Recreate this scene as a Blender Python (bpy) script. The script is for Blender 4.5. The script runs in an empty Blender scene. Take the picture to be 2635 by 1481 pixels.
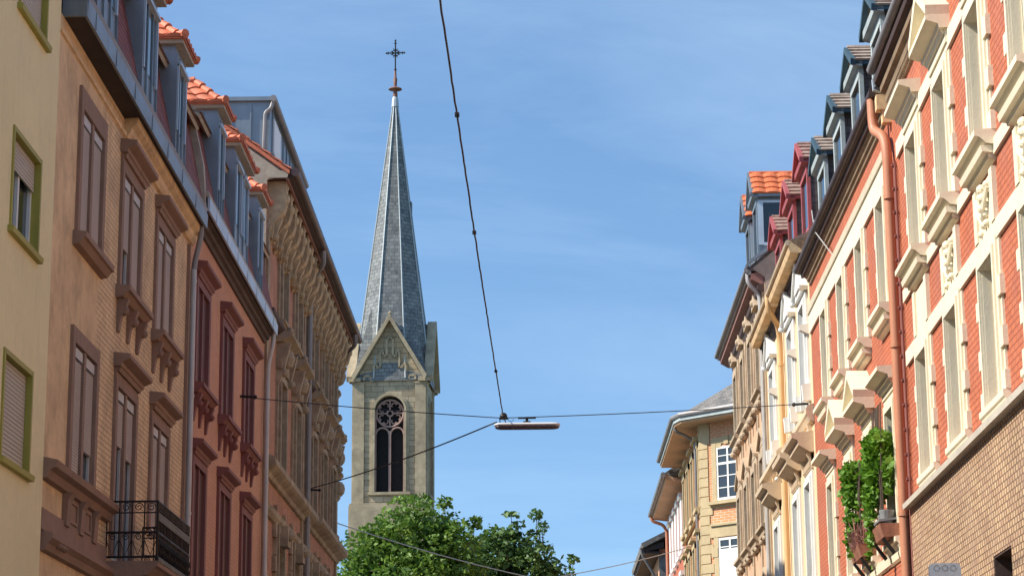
import bpy, bmesh, math, random
from mathutils import Vector, Matrix
R_ = math.radians
random.seed(7)
sc = bpy.context.scene
COL = sc.collection

# ------------------------------------------------------------------ camera
cd = bpy.data.cameras.new('camera'); cam = bpy.data.objects.new('camera', cd); COL.objects.link(cam)
rot = Matrix(((0.99988163, 0.01050344, 0.01124329),
              (0.01334708, -0.22858295, -0.97343294),
              (-0.00765437, 0.97346778, -0.22869608)))
cam.matrix_world = Matrix.Translation((0, 0, 1.6)) @ rot.to_4x4()
cd.sensor_width = 36; cd.lens = 80.21; cd.clip_end = 3000; cd.clip_start = 0.1
sc.camera = cam
# ------------------------------------------------------------------ sky + sun
SUN = Vector((-0.74, -0.14, 0.66)).normalized()
w = bpy.data.worlds.new("World"); sc.world = w; w.use_nodes = True
wn = w.node_tree; wn.nodes.clear()
wo = wn.nodes.new('ShaderNodeOutputWorld'); bg = wn.nodes.new('ShaderNodeBackground')
sky = wn.nodes.new('ShaderNodeTexSky'); sky.sky_type = 'NISHITA'; sky.sun_disc = False
sky.sun_elevation = math.asin(SUN.z); sky.sun_rotation = math.atan2(SUN.x, SUN.y)
sky.air_density = 1.15; sky.dust_density = 0.5; sky.ozone_density = 3.0; sky.altitude = 100
bg.inputs['Strength'].default_value = 0.15
# thin cirrus veil mixed into the sky
tc = wn.nodes.new('ShaderNodeTexCoord'); mp = wn.nodes.new('ShaderNodeMapping')
mp.inputs['Scale'].default_value = (2.2, 5.0, 9.0); mp.inputs['Rotation'].default_value = (0.3, 0.5, 0.2)
nz = wn.nodes.new('ShaderNodeTexNoise'); nz.inputs['Scale'].default_value = 1.3; nz.inputs['Detail'].default_value = 7
nz.inputs['Roughness'].default_value = 0.62; nz.inputs['Distortion'].default_value = 0.6
cr = wn.nodes.new('ShaderNodeValToRGB'); cr.color_ramp.elements[0].position = 0.42; cr.color_ramp.elements[0].color = (0, 0, 0, 1)
cr.color_ramp.elements[1].position = 0.78; cr.color_ramp.elements[1].color = (0.24, 0.24, 0.24, 1)
mx = wn.nodes.new('ShaderNodeMixRGB'); mx.inputs['Color2'].default_value = (5.2, 5.9, 6.9, 1)
wn.links.new(tc.outputs['Generated'], mp.inputs['Vector']); wn.links.new(mp.outputs[0], nz.inputs['Vector'])
m2 = wn.nodes.new('ShaderNodeMapping'); m2.inputs['Location'].default_value = (0, 0, 0.12); wn.links.new(tc.outputs['Generated'], m2.inputs['Vector'])
nrm = wn.nodes.new('ShaderNodeVectorMath'); nrm.operation = 'NORMALIZE'; wn.links.new(m2.outputs[0], nrm.inputs[0]); wn.links.new(nrm.outputs[0], sky.inputs['Vector'])
wn.links.new(nz.outputs['Fac'], cr.inputs['Fac']); wn.links.new(cr.outputs[0], mx.inputs['Fac'])
wn.links.new(sky.outputs[0], mx.inputs['Color1']); tint = wn.nodes.new('ShaderNodeMixRGB'); tint.blend_type = 'MULTIPLY'; tint.inputs['Fac'].default_value = 1; tint.inputs['Color2'].default_value = (0.70, 0.81, 0.86, 1)
wn.links.new(mx.outputs[0], tint.inputs['Color1']); wn.links.new(tint.outputs[0], bg.inputs['Color'])
wn.links.new(bg.outputs[0], wo.inputs[0])
sl = bpy.data.lights.new('sun', 'SUN'); sun = bpy.data.objects.new('sun', sl); COL.objects.link(sun)
sl.energy = 4.6; sl.angle = R_(0.5); sl.color = (1.0, 0.93, 0.82)
sun.rotation_euler = SUN.to_track_quat('Z', 'Y').to_euler(); sun.location = (0, 0, 60)
sc.view_settings.view_transform = 'Standard'; sc.view_settings.look = 'None'
sc.view_settings.exposure = 0.60; sc.view_settings.gamma = 1

# ------------------------------------------------------------------ materials
MATS = {}
def mat(name, col, rough=0.8, var=0.12, vscale=0.7, bump=0.25, bscale=18.0, metal=0.0, brick=None, streak=0.0,
        dirt=None, spec=0.4, patch=None, slats=None):
    """brick=(w,h,mortar,col2,mortar_col,bump)   dirt=(colour,scale,amount)   patch=(y limit) : brick relief only where y > limit
       slats=(pitch) : horizontal grooves"""
    m = bpy.data.materials.new(name); m.use_nodes = True; t = m.node_tree; n = t.nodes; L = t.links
    b = n['Principled BSDF']; b.inputs['Roughness'].default_value = rough; b.inputs['Metallic'].default_value = metal
    b.inputs['Specular IOR Level'].default_value = spec
    tco = n.new('ShaderNodeTexCoord'); obj = tco.outputs['Object']
    sp = n.new('ShaderNodeSeparateXYZ'); L.new(obj, sp.inputs[0])
    def noise(scale, detail=5, vec=None, rough_=0.6):
        k = n.new('ShaderNodeTexNoise'); k.inputs['Scale'].default_value = scale; k.inputs['Detail'].default_value = detail
        k.inputs['Roughness'].default_value = rough_; L.new(vec or obj, k.inputs['Vector']); return k.outputs['Fac']
    def mix(a, c, f, mode='MIX'):
        k = n.new('ShaderNodeMixRGB'); k.blend_type = mode
        for s, v in (('Color1', a), ('Color2', c), ('Fac', f)):
            if hasattr(v, 'links'): L.new(v, k.inputs[s])
            elif s == 'Fac': k.inputs[s].default_value = v
            else: k.inputs[s].default_value = (*v, 1) if len(v) == 3 else v
        return k.outputs[0]
    def ramp(f, a, c):
        k = n.new('ShaderNodeMapRange'); k.inputs['From Min'].default_value = a; k.inputs['From Max'].default_value = c
        L.new(f, k.inputs['Value']); return k.outputs[0]
    def math_(op, a, c=0.0):
        k = n.new('ShaderNodeMath'); k.operation = op
        for i, v in enumerate((a, c)):
            if hasattr(v, 'links'): L.new(v, k.inputs[i])
            else: k.inputs[i].default_value = v
        return k.outputs[0]
    base = col; hsrc = None
    if brick:
        bw, bh, mo, c2, mc, bb = brick[:6]
        g = n.new('ShaderNodeNewGeometry'); gs = n.new('ShaderNodeSeparateXYZ'); L.new(g.outputs['Normal'], gs.inputs[0])
        isx = math_('GREATER_THAN', math_('ABSOLUTE', gs.outputs[0]), 0.6)
        hm = n.new('ShaderNodeMix'); hm.data_type = 'FLOAT'; L.new(isx, hm.inputs[0]); L.new(sp.outputs[0], hm.inputs[2]); L.new(sp.outputs[1], hm.inputs[3])
        zs = brick[6] if len(brick) > 6 else 1.0
        cb = n.new('ShaderNodeCombineXYZ'); L.new(hm.outputs[0], cb.inputs[0]); L.new(math_('MULTIPLY', sp.outputs[2], zs), cb.inputs[1])
        br = n.new('ShaderNodeTexBrick'); L.new(cb.outputs[0], br.inputs['Vector'])
        br.inputs['Scale'].default_value = 1; br.inputs['Brick Width'].default_value = bw; br.inputs['Row Height'].default_value = bh
        br.inputs['Mortar Size'].default_value = mo; br.inputs['Mortar Smooth'].default_value = 0.3; br.inputs['Bias'].default_value = 0.0
        br.inputs['Color1'].default_value = (*col, 1); br.inputs['Color2'].default_value = (*c2, 1); br.inputs['Mortar'].default_value = (*mc, 1)
        base = br.outputs['Color']; hsrc = math_('SUBTRACT', 1.0, br.outputs['Fac'])
        if patch is not None:
            k = math_('ADD', sp.outputs[1], math_('MULTIPLY', noise(0.8, 3), 1.6))
            msk = ramp(k, patch + 0.75, patch + 0.95)
            base = mix(col, base, msk); hsrc = math_('MULTIPLY', hsrc, msk)
    v1 = ramp(noise(vscale, 6), 0.3, 0.7)
    lo = tuple([max(0, 1 - var)] * 3); hi = tuple([1 + var] * 3)
    base = mix(base, mix(lo, hi, v1), 1.0, 'MULTIPLY')
    v2 = ramp(noise(bscale * 0.35, 4), 0.3, 0.7)
    base = mix(base, mix((1 - var * 0.5,) * 3, (1 + var * 0.5,) * 3, v2), 1.0, 'MULTIPLY')
    if streak:
        k = n.new('ShaderNodeCombineXYZ'); L.new(math_('MULTIPLY', sp.outputs[0], 3.0), k.inputs[0]); L.new(math_('MULTIPLY', sp.outputs[1], 3.0), k.inputs[1])
        L.new(math_('MULTIPLY', sp.outputs[2], 0.35), k.inputs[2])
        f = ramp(noise(1.6, 6, k.outputs[0], 0.7), 0.52, 0.75)
        base = mix(base, mix((1, 1, 1), (1 - streak,) * 3, f), 1.0, 'MULTIPLY')
    if dirt:
        dc, ds, da = dirt
        f = math_('MULTIPLY', ramp(noise(ds, 8, None, 0.7), 0.45, 0.68), da)
        base = mix(base, dc, f)
    if slats:
        f = math_('FRACT', math_('DIVIDE', sp.outputs[2], slats)); f2 = ramp(f, 0.0, 0.22)
        base = mix(base, mix((0.45, 0.42, 0.40), (1, 1, 1), f2), 1.0, 'MULTIPLY'); hsrc = f2
    if hasattr(base, 'links'): L.new(base, b.inputs['Base Color'])
    else: b.inputs['Base Color'].default_value = (*base, 1)
    rr = n.new('ShaderNodeMapRange'); L.new(noise(bscale * 0.2, 4), rr.inputs['Value'])
    rr.inputs['To Min'].default_value = max(0, rough - 0.12); rr.inputs['To Max'].default_value = min(1, rough + 0.12); L.new(rr.outputs[0], b.inputs['Roughness'])
    bp = n.new('ShaderNodeBump'); bp.inputs['Strength'].default_value = bump; bp.inputs['Distance'].default_value = 0.02
    L.new(noise(bscale, 6), bp.inputs['Height'])
    if hsrc is not None:
        b2 = n.new('ShaderNodeBump'); b2.inputs['Strength'].default_value = brick[5] if brick else 0.8; b2.inputs['Distance'].default_value = 0.015
        L.new(hsrc, b2.inputs['Height']); L.new(bp.outputs[0], b2.inputs['Normal']); L.new(b2.outputs[0], b.inputs['Normal'])
    else: L.new(bp.outputs[0], b.inputs['Normal'])
    MATS[name] = m; return m
mat('yellow_render', (0.88, 0.76, 0.44), 0.9, 0.05, 0.6, 0.35, 30, streak=0.10, dirt=((0.50, 0.43, 0.30), 1.2, 0.25))
mat('olive_paint', (0.36, 0.32, 0.06), 0.6, 0.08)
mat('beige_brick', (0.76, 0.53, 0.30), 0.85, 0.13, 0.9, 0.3, 20, brick=(0.26, 0.085, 0.007, (0.82, 0.59, 0.34), (0.42, 0.27, 0.15), 0.9), patch=3.3,
    streak=0.16, dirt=((0.27, 0.16, 0.10), 1.3, 0.45))
mat('beige_plaster', (0.80, 0.56, 0.31), 0.85, 0.12, 0.8, 0.3, 20, dirt=((0.28, 0.19, 0.12), 2.2, 0.5), streak=0.18)
mat('brown_stone', (0.30, 0.185, 0.13), 0.8, 0.12, 1.0, 0.3, 22, streak=0.2)
mat('dark_brown_wood', (0.075, 0.045, 0.035), 0.7, 0.2, 2, 0.3, 12)
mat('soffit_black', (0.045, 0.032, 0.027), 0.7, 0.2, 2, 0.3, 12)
mat('orange_render', (0.62, 0.31, 0.185), 0.85, 0.08, 0.8, 0.3, 24, brick=(0.26, 0.085, 0.006, (0.66, 0.335, 0.20), (0.47, 0.22, 0.135), 0.55), streak=0.10)
mat('maroon_stone', (0.240, 0.088, 0.072), 0.7, 0.1, 1, 0.2, 20)
mat('maroon_shutter', (0.115, 0.040, 0.038), 0.6, 0.12, 1, 0.2, 20, slats=0.05)
mat('roller_blind', (0.481, 0.403, 0.351), 0.7, 0.08, 1, 0.15, 20, slats=0.045)
mat('roller_blind_grey', (0.52, 0.46, 0.38), 0.6, 0.06, 1, 0.1, 20, slats=0.055)
mat('white_paint', (0.78, 0.78, 0.74), 0.55, 0.05, 1, 0.1, 20)
mat('dull_white', (0.55, 0.53, 0.50), 0.6, 0.08, 1, 0.1, 20)
mat('zinc', (0.25, 0.285, 0.31), 0.45, 0.12, 1.2, 0.12, 8, metal=0.45, streak=0.2)
mat('pale_zinc', (0.52, 0.58, 0.63), 0.42, 0.10, 1.0, 0.1, 8, metal=0.3, streak=0.12)
mat('grey_pipe', (0.50, 0.49, 0.47), 0.5, 0.1, 1, 0.1, 10, metal=0.2)
mat('dull_pipe', (0.27, 0.255, 0.25), 0.55, 0.15, 1, 0.1, 10, metal=0.3)
mat('terracotta_pipe', (0.50, 0.215, 0.12), 0.5, 0.08, 1, 0.1, 10)
mat('peach_pipe', (0.70, 0.45, 0.22), 0.5, 0.08, 1, 0.1, 10)
mat('red_tile', (0.58, 0.17, 0.085), 0.65, 0.22, 3.0, 0.3, 20)
mat('orange_tile', (0.62, 0.16, 0.06), 0.65, 0.15, 3.0, 0.3, 20)
mat('old_tile', (0.34, 0.255, 0.20), 0.85, 0.35, 4.0, 0.6, 20, dirt=((0.50, 0.46, 0.38), 5, 0.6))
mat('brown_tile', (0.30, 0.17, 0.13), 0.85, 0.3, 4.0, 0.6, 20, dirt=((0.48, 0.40, 0.33), 5, 0.5))
mat('mansard_tile', (0.23, 0.062, 0.048), 0.7, 0.3, 3, 0.3, 20, brick=(0.17, 0.14, 0.012, (0.29, 0.085, 0.06), (0.03, 0.012, 0.01), 1.0))
mat('dark_slate', (0.085, 0.075, 0.075), 0.75, 0.35, 3, 0.4, 14, brick=(0.25, 0.16, 0.008, (0.10, 0.08, 0.075), (0.03, 0.03, 0.03), 0.8))
mat('grey_roof', (0.16, 0.15, 0.14), 0.85, 0.4, 3, 0.5, 14, brick=(0.20, 0.11, 0.008, (0.23, 0.21, 0.185), (0.11, 0.105, 0.10), 0.7))
mat('cream_board', (0.42, 0.36, 0.27), 0.8, 0.12, 2, 0.2, 20)
mat('party_wall', (0.45, 0.38, 0.29), 0.9, 0.15, 1.5, 0.4, 20, dirt=((0.22, 0.18, 0.14), 2.5, 0.5))
mat('sandstone_dirty', (0.42, 0.32, 0.21), 0.9, 0.25, 1.6, 0.5, 14, dirt=((0.16, 0.105, 0.07), 1.7, 0.6), streak=0.3)
mat('sandstone_ochre', (0.52, 0.38, 0.22), 0.9, 0.22, 1.8, 0.5, 14, dirt=((0.20, 0.13, 0.08), 2.4, 0.5))
mat('salmon_brick', (0.52, 0.245, 0.15), 0.9, 0.16, 1.3, 0.4, 20, brick=(0.26, 0.085, 0.01, (0.62, 0.29, 0.17), (0.30, 0.17, 0.12), 0.9), streak=0.2)
mat('orange_brick', (0.62, 0.235, 0.095), 0.9, 0.12, 1.3, 0.4, 20, brick=(0.27, 0.10, 0.016, (0.70, 0.30, 0.13), (0.62, 0.50, 0.36), 0.9))
mat('red_brick', (0.490, 0.140, 0.066), 0.75, 0.11, 1.0, 0.4, 24, brick=(0.27, 0.088, 0.009, (0.54, 0.165, 0.08), (0.33, 0.08, 0.04), 1.0), streak=0.12,
    dirt=((0.35, 0.14, 0.11), 0.9, 0.4))
mat('cream_paint', (0.80, 0.72, 0.54), 0.6, 0.05, 1.2, 0.2, 20, streak=0.10, dirt=((0.60, 0.50, 0.36), 2.5, 0.25))
mat('grey_cream', (0.55, 0.50, 0.42), 0.7, 0.1, 1.2, 0.2, 20)
mat('tan_tile', (0.62, 0.43, 0.25), 0.5, 0.15, 0.8, 0.35, 24, brick=(0.165, 0.258, 0.026, (0.47, 0.29, 0.175), (0.17, 0.10, 0.055), 1.0, 3.0),  # upright joints drawn wide and dark, tile profile shading painted in with them
    dirt=((0.40, 0.26, 0.19), 1.1, 0.5))
mat('peach_render', (0.74, 0.55, 0.34), 0.85, 0.06, 0.9, 0.25, 20, streak=0.08)
mat('peach_trim', (0.62, 0.49, 0.34), 0.8, 0.1, 1.1, 0.3, 20, streak=0.15)
mat('pink_sandstone', (0.60, 0.39, 0.245), 0.9, 0.13, 1.2, 0.5, 14, dirt=((0.42, 0.27, 0.18), 2.4, 0.5))
mat('grey_sandstone', (0.50, 0.39, 0.27), 0.9, 0.15, 1.4, 0.5, 14, dirt=((0.28, 0.21, 0.15), 2.4, 0.55))
mat('quoin_stone', (0.50, 0.39, 0.225), 0.9, 0.12, 1.4, 0.4, 14, streak=0.1)
mat('tower_stone', (0.40, 0.315, 0.20), 0.95, 0.16, 0.45, 0.6, 8, brick=(0.95, 0.42, 0.018, (0.56, 0.46, 0.31), (0.20, 0.15, 0.10), 1.0),
    dirt=((0.15, 0.12, 0.09), 0.9, 0.55), streak=0.15)
mat('tower_trim', (0.46, 0.37, 0.24), 0.95, 0.2, 0.6, 0.6, 8, dirt=((0.15, 0.12, 0.085), 1.0, 0.5))
mat('rosy_tracery', (0.36, 0.235, 0.20), 0.9, 0.15, 1, 0.4, 10)
mat('spire_slate', (0.115, 0.12, 0.115), 0.42, 0.28, 1.5, 0.5, 6, brick=(0.42, 0.30, 0.02, (0.21, 0.215, 0.20), (0.045, 0.048, 0.048), 1.0), spec=0.6,
    dirt=((0.33, 0.33, 0.30), 2.2, 0.35))
mat('lead', (0.42, 0.46, 0.47), 0.5, 0.08, 1, 0.1, 8, metal=0.2)
mat('rust_copper', (0.22, 0.10, 0.075), 0.7, 0.2, 3, 0.3, 8)
mat('iron', (0.022, 0.019, 0.018), 0.5, 0.2, 3, 0.2, 20, metal=0.3)
mat('cable_grey', (0.05, 0.05, 0.055), 0.6, 0.15, 3, 0.2, 20)
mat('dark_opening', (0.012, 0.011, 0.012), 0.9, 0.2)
mat('brown_gutter', (0.085, 0.050, 0.042), 0.45, 0.2, 2, 0.1, 8, metal=0.2)
mat('brown_timber', (0.060, 0.034, 0.027), 0.7, 0.12, .8, 0.3, 12)
mat('olive_brown', (0.24, 0.165, 0.10), 0.8, 0.2, 2, 0.3, 14)
mat('mauve_timber', (0.30, 0.15, 0.12), 0.75, 0.15, 2, 0.3, 12)
mat('mauve_red', (0.36, 0.085, 0.085), 0.6, 0.15, 2, 0.2, 12)
mat('weathered_teal', (0.40, 0.45, 0.44), 0.6, 0.15, 2, 0.2, 12)
mat('dark_teal', (0.045, 0.085, 0.11), 0.6, 0.15, 2, 0.2, 12)
mat('grey_cheek', (0.20, 0.21, 0.21), 0.6, 0.3, 2, 0.3, 12, streak=0.3)
mat('asphalt', (0.05, 0.05, 0.052), 0.9, 0.2, 2, 0.5, 30)
mat('paving', (0.28, 0.27, 0.25), 0.9, 0.15, 2, 0.4, 20, brick=(0.4, 0.4, 0.01, (0.31, 0.30, 0.28), (0.14, 0.13, 0.12), 0.6))
mat('ground_earth', (0.10, 0.11, 0.06), 0.95, 0.3, 0.05, 0.4, 3)
mat('bark', (0.10, 0.075, 0.055), 0.95, 0.3, 3, 0.8, 12)
mat('terracotta_pot', (0.28, 0.12, 0.075), 0.8, 0.25, 4, 0.3, 20)
mat('soil', (0.05, 0.03, 0.02), 0.95, 0.3, 4, 0.5, 20)
mat('lamp_shell', (0.62, 0.61, 0.60), 0.4, 0.05, .6, 0.1, 10)
mat('lamp_under', (0.13, 0.11, 0.12), 0.35, 0.05, .6, 0.1, 10)
mat('dried_stems', (0.26, 0.12, 0.10), 0.9, 0.3, 6, 0.1, 10)
def glass_mat():
    m = bpy.data.materials.new('window_glass'); m.use_nodes = True; b = m.node_tree.nodes['Principled BSDF']
    b.inputs['Base Color'].default_value = (0.02, 0.024, 0.028, 1); b.inputs['Roughness'].default_value = 0.06
    b.inputs['Specular IOR Level'].default_value = 0.8
    n = m.node_tree.nodes; k = n.new('ShaderNodeTexNoise'); k.inputs['Scale'].default_value = 1.5
    bp = n.new('ShaderNodeBump'); bp.inputs['Strength'].default_value = 0.06; m.node_tree.links.new(k.outputs['Fac'], bp.inputs['Height'])
    m.node_tree.links.new(bp.outputs[0], b.inputs['Normal']); MATS['window_glass'] = m
glass_mat()
def leaf_mat(name, c1, c2, c3):
    m = bpy.data.materials.new(name); m.use_nodes = True; t = m.node_tree; n = t.nodes; L = t.links; b = n['Principled BSDF']
    g = n.new('ShaderNodeNewGeometry')
    k = n.new('ShaderNodeTexNoise'); k.inputs['Scale'].default_value = 1.3; k.inputs['Detail'].default_value = 6; L.new(g.outputs['Position'], k.inputs['Vector'])
    r = n.new('ShaderNodeValToRGB'); e = r.color_ramp.elements; e[0].position = 0.3; e[0].color = (*c1, 1); e[1].position = 0.7; e[1].color = (*c3, 1)
    x = e.new(0.5); x.color = (*c2, 1); L.new(k.outputs['Fac'], r.inputs[0]); L.new(r.outputs[0], b.inputs['Base Color'])
    b.inputs['Roughness'].default_value = 0.55
    tr = n.new('ShaderNodeBsdfTranslucent'); L.new(r.outputs[0], tr.inputs['Color']); ms = n.new('ShaderNodeMixShader'); ms.inputs[0].default_value = 0.35
    L.new(b.outputs[0], ms.inputs[1]); L.new(tr.outputs[0], ms.inputs[2]); L.new(ms.outputs[0], n['Material Output'].inputs[0]); MATS[name] = m
leaf_mat('tree_leaves', (0.075, 0.15, 0.022), (0.14, 0.25, 0.035), (0.24, 0.36, 0.06))
leaf_mat('tree_leaves_dark', (0.06, 0.125, 0.03), (0.10, 0.19, 0.045), (0.165, 0.27, 0.06))
leaf_mat('vine_leaves', (0.09, 0.21, 0.018), (0.16, 0.33, 0.03), (0.28, 0.44, 0.05))

# ------------------------------------------------------------------ mesh helpers
class MB:
    """collects shapes in facade coordinates: o out of the wall, u along the street, z up; s mirrors o for the right side"""
    def __init__(self, s=1): self.v = []; self.f = []; self.s = s
    def P(self, o, u, z): self.v.append((self.s * o, u, z)); return len(self.v) - 1
    def box(self, o0, o1, u0, u1, z0, z1):
        i = [self.P(o, u, z) for z in (z0, z1) for u in (u0, u1) for o in (o0, o1)]
        for q in ((0, 1, 3, 2), (4, 6, 7, 5), (0, 4, 5, 1), (2, 3, 7, 6), (0, 2, 6, 4), (1, 5, 7, 3)): self.f.append([i[k] for k in q])
        return self
    def prof(self, pts, u0, u1):           # closed (o,z) profile swept along u
        n = len(pts); a = [self.P(o, u0, z) for o, z in pts]; b = [self.P(o, u1, z) for o, z in pts]
        for k in range(n): self.f.append([a[k], a[(k + 1) % n], b[(k + 1) % n], b[k]])
        self.f.append(a[::-1]); self.f.append(b); return self
    def slab(self, pts, o0, o1):           # closed (u,z) outline with thickness o0..o1
        n = len(pts); a = [self.P(o0, u, z) for u, z in pts]; b = [self.P(o1, u, z) for u, z in pts]
        for k in range(n): self.f.append([a[k], a[(k + 1) % n], b[(k + 1) % n], b[k]])
        self.f.append(a[::-1]); self.f.append(b); return self
    def endslab(self, pts, u0, u1): return self.prof(pts, u0, u1)
    def quad(self, *p): self.f.append([self.P(*q) for q in p]); return self
    def tube(self, path, r, n=8, caps=True):
        rings = []; pts = [Vector(p) for p in path]; a = None
        for k, p in enumerate(pts):
            d = (pts[min(k + 1, len(pts) - 1)] - pts[max(k - 1, 0)]).normalized()
            if a is None:
                a = d.cross(Vector((0, 0, 1)))
                if a.length < 0.05: a = d.cross(Vector((0, 1, 0)))
            else: a = a - d * a.dot(d)
            a.normalize(); b = d.cross(a); rr = r[k] if isinstance(r, (list, tuple)) else r
            rings.append([self.P(*(p + a * math.cos(2 * math.pi * j / n) * rr + b * math.sin(2 * math.pi * j / n) * rr)) for j in range(n)])
        for A, B in zip(rings, rings[1:]):
            for j in range(n): self.f.append([A[j], A[(j + 1) % n], B[(j + 1) % n], B[j]])
        if caps: self.f.append(rings[0][::-1]); self.f.append(rings[-1])
        return self
    def pipe(self, path, r, n=10):
        P = [Vector(p) for p in path]; out = [P[0]]
        for k in range(1, len(P) - 1):      # rounded elbows
            a, b, c = P[k - 1], P[k], P[k + 1]; t = min(.45 * (b - a).length, .45 * (c - b).length, r * 2.2)
            p0 = b + (a - b).normalized() * t; p1 = b + (c - b).normalized() * t
            for j in range(5): x = j / 4; out.append(p0 * (1 - x) ** 2 + b * 2 * x * (1 - x) + p1 * x * x)
        out.append(P[-1]); return self.tube(out, r, n)
    def lathe(self, c, prof, n=12):         # (r,z) profile around a vertical axis at c
        rings = [[self.P(c[0] + r * math.cos(2 * math.pi * j / n), c[1] + r * math.sin(2 * math.pi * j / n), c[2] + z) for j in range(n)] for r, z in prof]
        for A, B in zip(rings, rings[1:]):
            for j in range(n): self.f.append([A[j], A[(j + 1) % n], B[(j + 1) % n], B[j]])
        self.f.append(rings[0][::-1]); self.f.append(rings[-1]); return self
    def ball(self, c, r, sz=1.0):
        return self.lathe(c, [(max(0.001, r * math.sin(t * math.pi / 6)), -r * sz * math.cos(t * math.pi / 6)) for t in range(7)], 10)
    def wall(self, u0, u1, z0, z1, holes, depth=0.25, back=8.0):
        holes = [(a - .008, b + .008, c - .008, d + .008) for a, b, c, d in holes]
        us = sorted({u0, u1} | {h[0] for h in holes} | {h[1] for h in holes}); zs = sorted({z0, z1} | {h[2] for h in holes} | {h[3] for h in holes})
        us = [u for u in us if u0 <= u <= u1]; zs = [z for z in zs if z0 <= z <= z1]
        for a, b in zip(us, us[1:]):
            for c, d in zip(zs, zs[1:]):
                mu, mz = (a + b) / 2, (c + d) / 2
                if any(h[0] < mu < h[1] and h[2] < mz < h[3] for h in holes): continue
                self.quad((0, a, c), (0, b, c), (0, b, d), (0, a, d))
        for a, b, c, d in holes:
            self.quad((0, a, c), (0, a, d), (-depth, a, d), (-depth, a, c)); self.quad((0, b, c), (0, b, d), (-depth, b, d), (-depth, b, c))
            self.quad((0, a, c), (0, b, c), (-depth, b, c), (-depth, a, c)); self.quad((0, a, d), (0, b, d), (-depth, b, d), (-depth, a, d))
            self.quad((-depth, a, c), (-depth, b, c), (-depth, b, d), (-depth, a, d))
        self.quad((0, u0, z0), (0, u0, z1), (-back, u0, z1), (-back, u0, z0)); self.quad((0, u1, z0), (0, u1, z1), (-back, u1, z1), (-back, u1, z0))
        self.quad((-back, u0, z0), (-back, u1, z0), (-back, u1, z1), (-back, u0, z1)); return self
    def tiles(self, A, B, C, D, nt, nc, amp=0.03, step=0.035, seg=4):
        """barrel tiles in stepped courses; A-B eave edge, D-C ridge edge"""
        A, B, C, D = map(Vector, (A, B, C, D)); n = (B - A).cross(D - A)
        if n.z < 0: n = -n
        n.normalize()
        for c in range(nc):
            rows = []
            for e, t in ((1, c / nc - 0.012), (0, (c + 1) / nc)):
                t = max(0, t); p = A.lerp(D, t); q = B.lerp(C, t); W = (q - p).length; W0 = (B - A).length; row = []
                m = nt * seg
                for k in range(m + 1):
                    x = k / m; h = amp * abs(math.sin(math.pi * x * nt)) * min(1, W / W0 * 1.5) + (step if e else 0.0)
                    row.append(self.P(*(p.lerp(q, x) + n * h)))
                rows.append(row)
            a, b = rows
            for k in range(len(a) - 1): self.f.append([a[k], a[k + 1], b[k + 1], b[k]])
            base = [self.P(*(A.lerp(D, max(0, c / nc - 0.012)).lerp(B.lerp(C, max(0, c / nc - 0.012)), k / (len(a) - 1)))) for k in range(len(a))]
            for k in range(len(a) - 1): self.f.append([base[k], base[k + 1], a[k + 1], a[k]])
        return self
    def build(self, name, m, parent=None, loc=(0, 0, 0), smooth=False):
        me = bpy.data.meshes.new(name); me.from_pydata(self.v, [], self.f); me.update()
        b = bmesh.new(); b.from_mesh(me); bmesh.ops.recalc_face_normals(b, faces=b.faces); b.to_mesh(me); b.free()
        me.materials.append(MATS[m])
        if smooth:
            for p in me.polygons: p.use_smooth = True
            try: me.set_sharp_from_angle(angle=R_(40))
            except Exception: pass
        o = bpy.data.objects.new(name, me); COL.objects.link(o); o.parent = parent; o.location = loc
        return o
def tag(o, label=None, cat=None, group=None, kind=None):
    for k, v in (('label', label), ('category', cat), ('group', group), ('kind', kind)):
        if v: o[k] = v
    return o
def thing(name, loc, label, cat, rz=0, group=None):
    o = bpy.data.objects.new(name, None); COL.objects.link(o); o.location = loc; o.rotation_euler = (0, 0, R_(rz)); return tag(o, label, cat, group)
def kids(o): return [c for c in bpy.data.objects if c.parent is o]
def dup(o, parent, loc):
    c = o.copy(); COL.objects.link(c); c.parent = parent; c.location = loc
    for k in kids(o):
        d = k.copy(); COL.objects.link(d); d.parent = c
    return c

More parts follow.
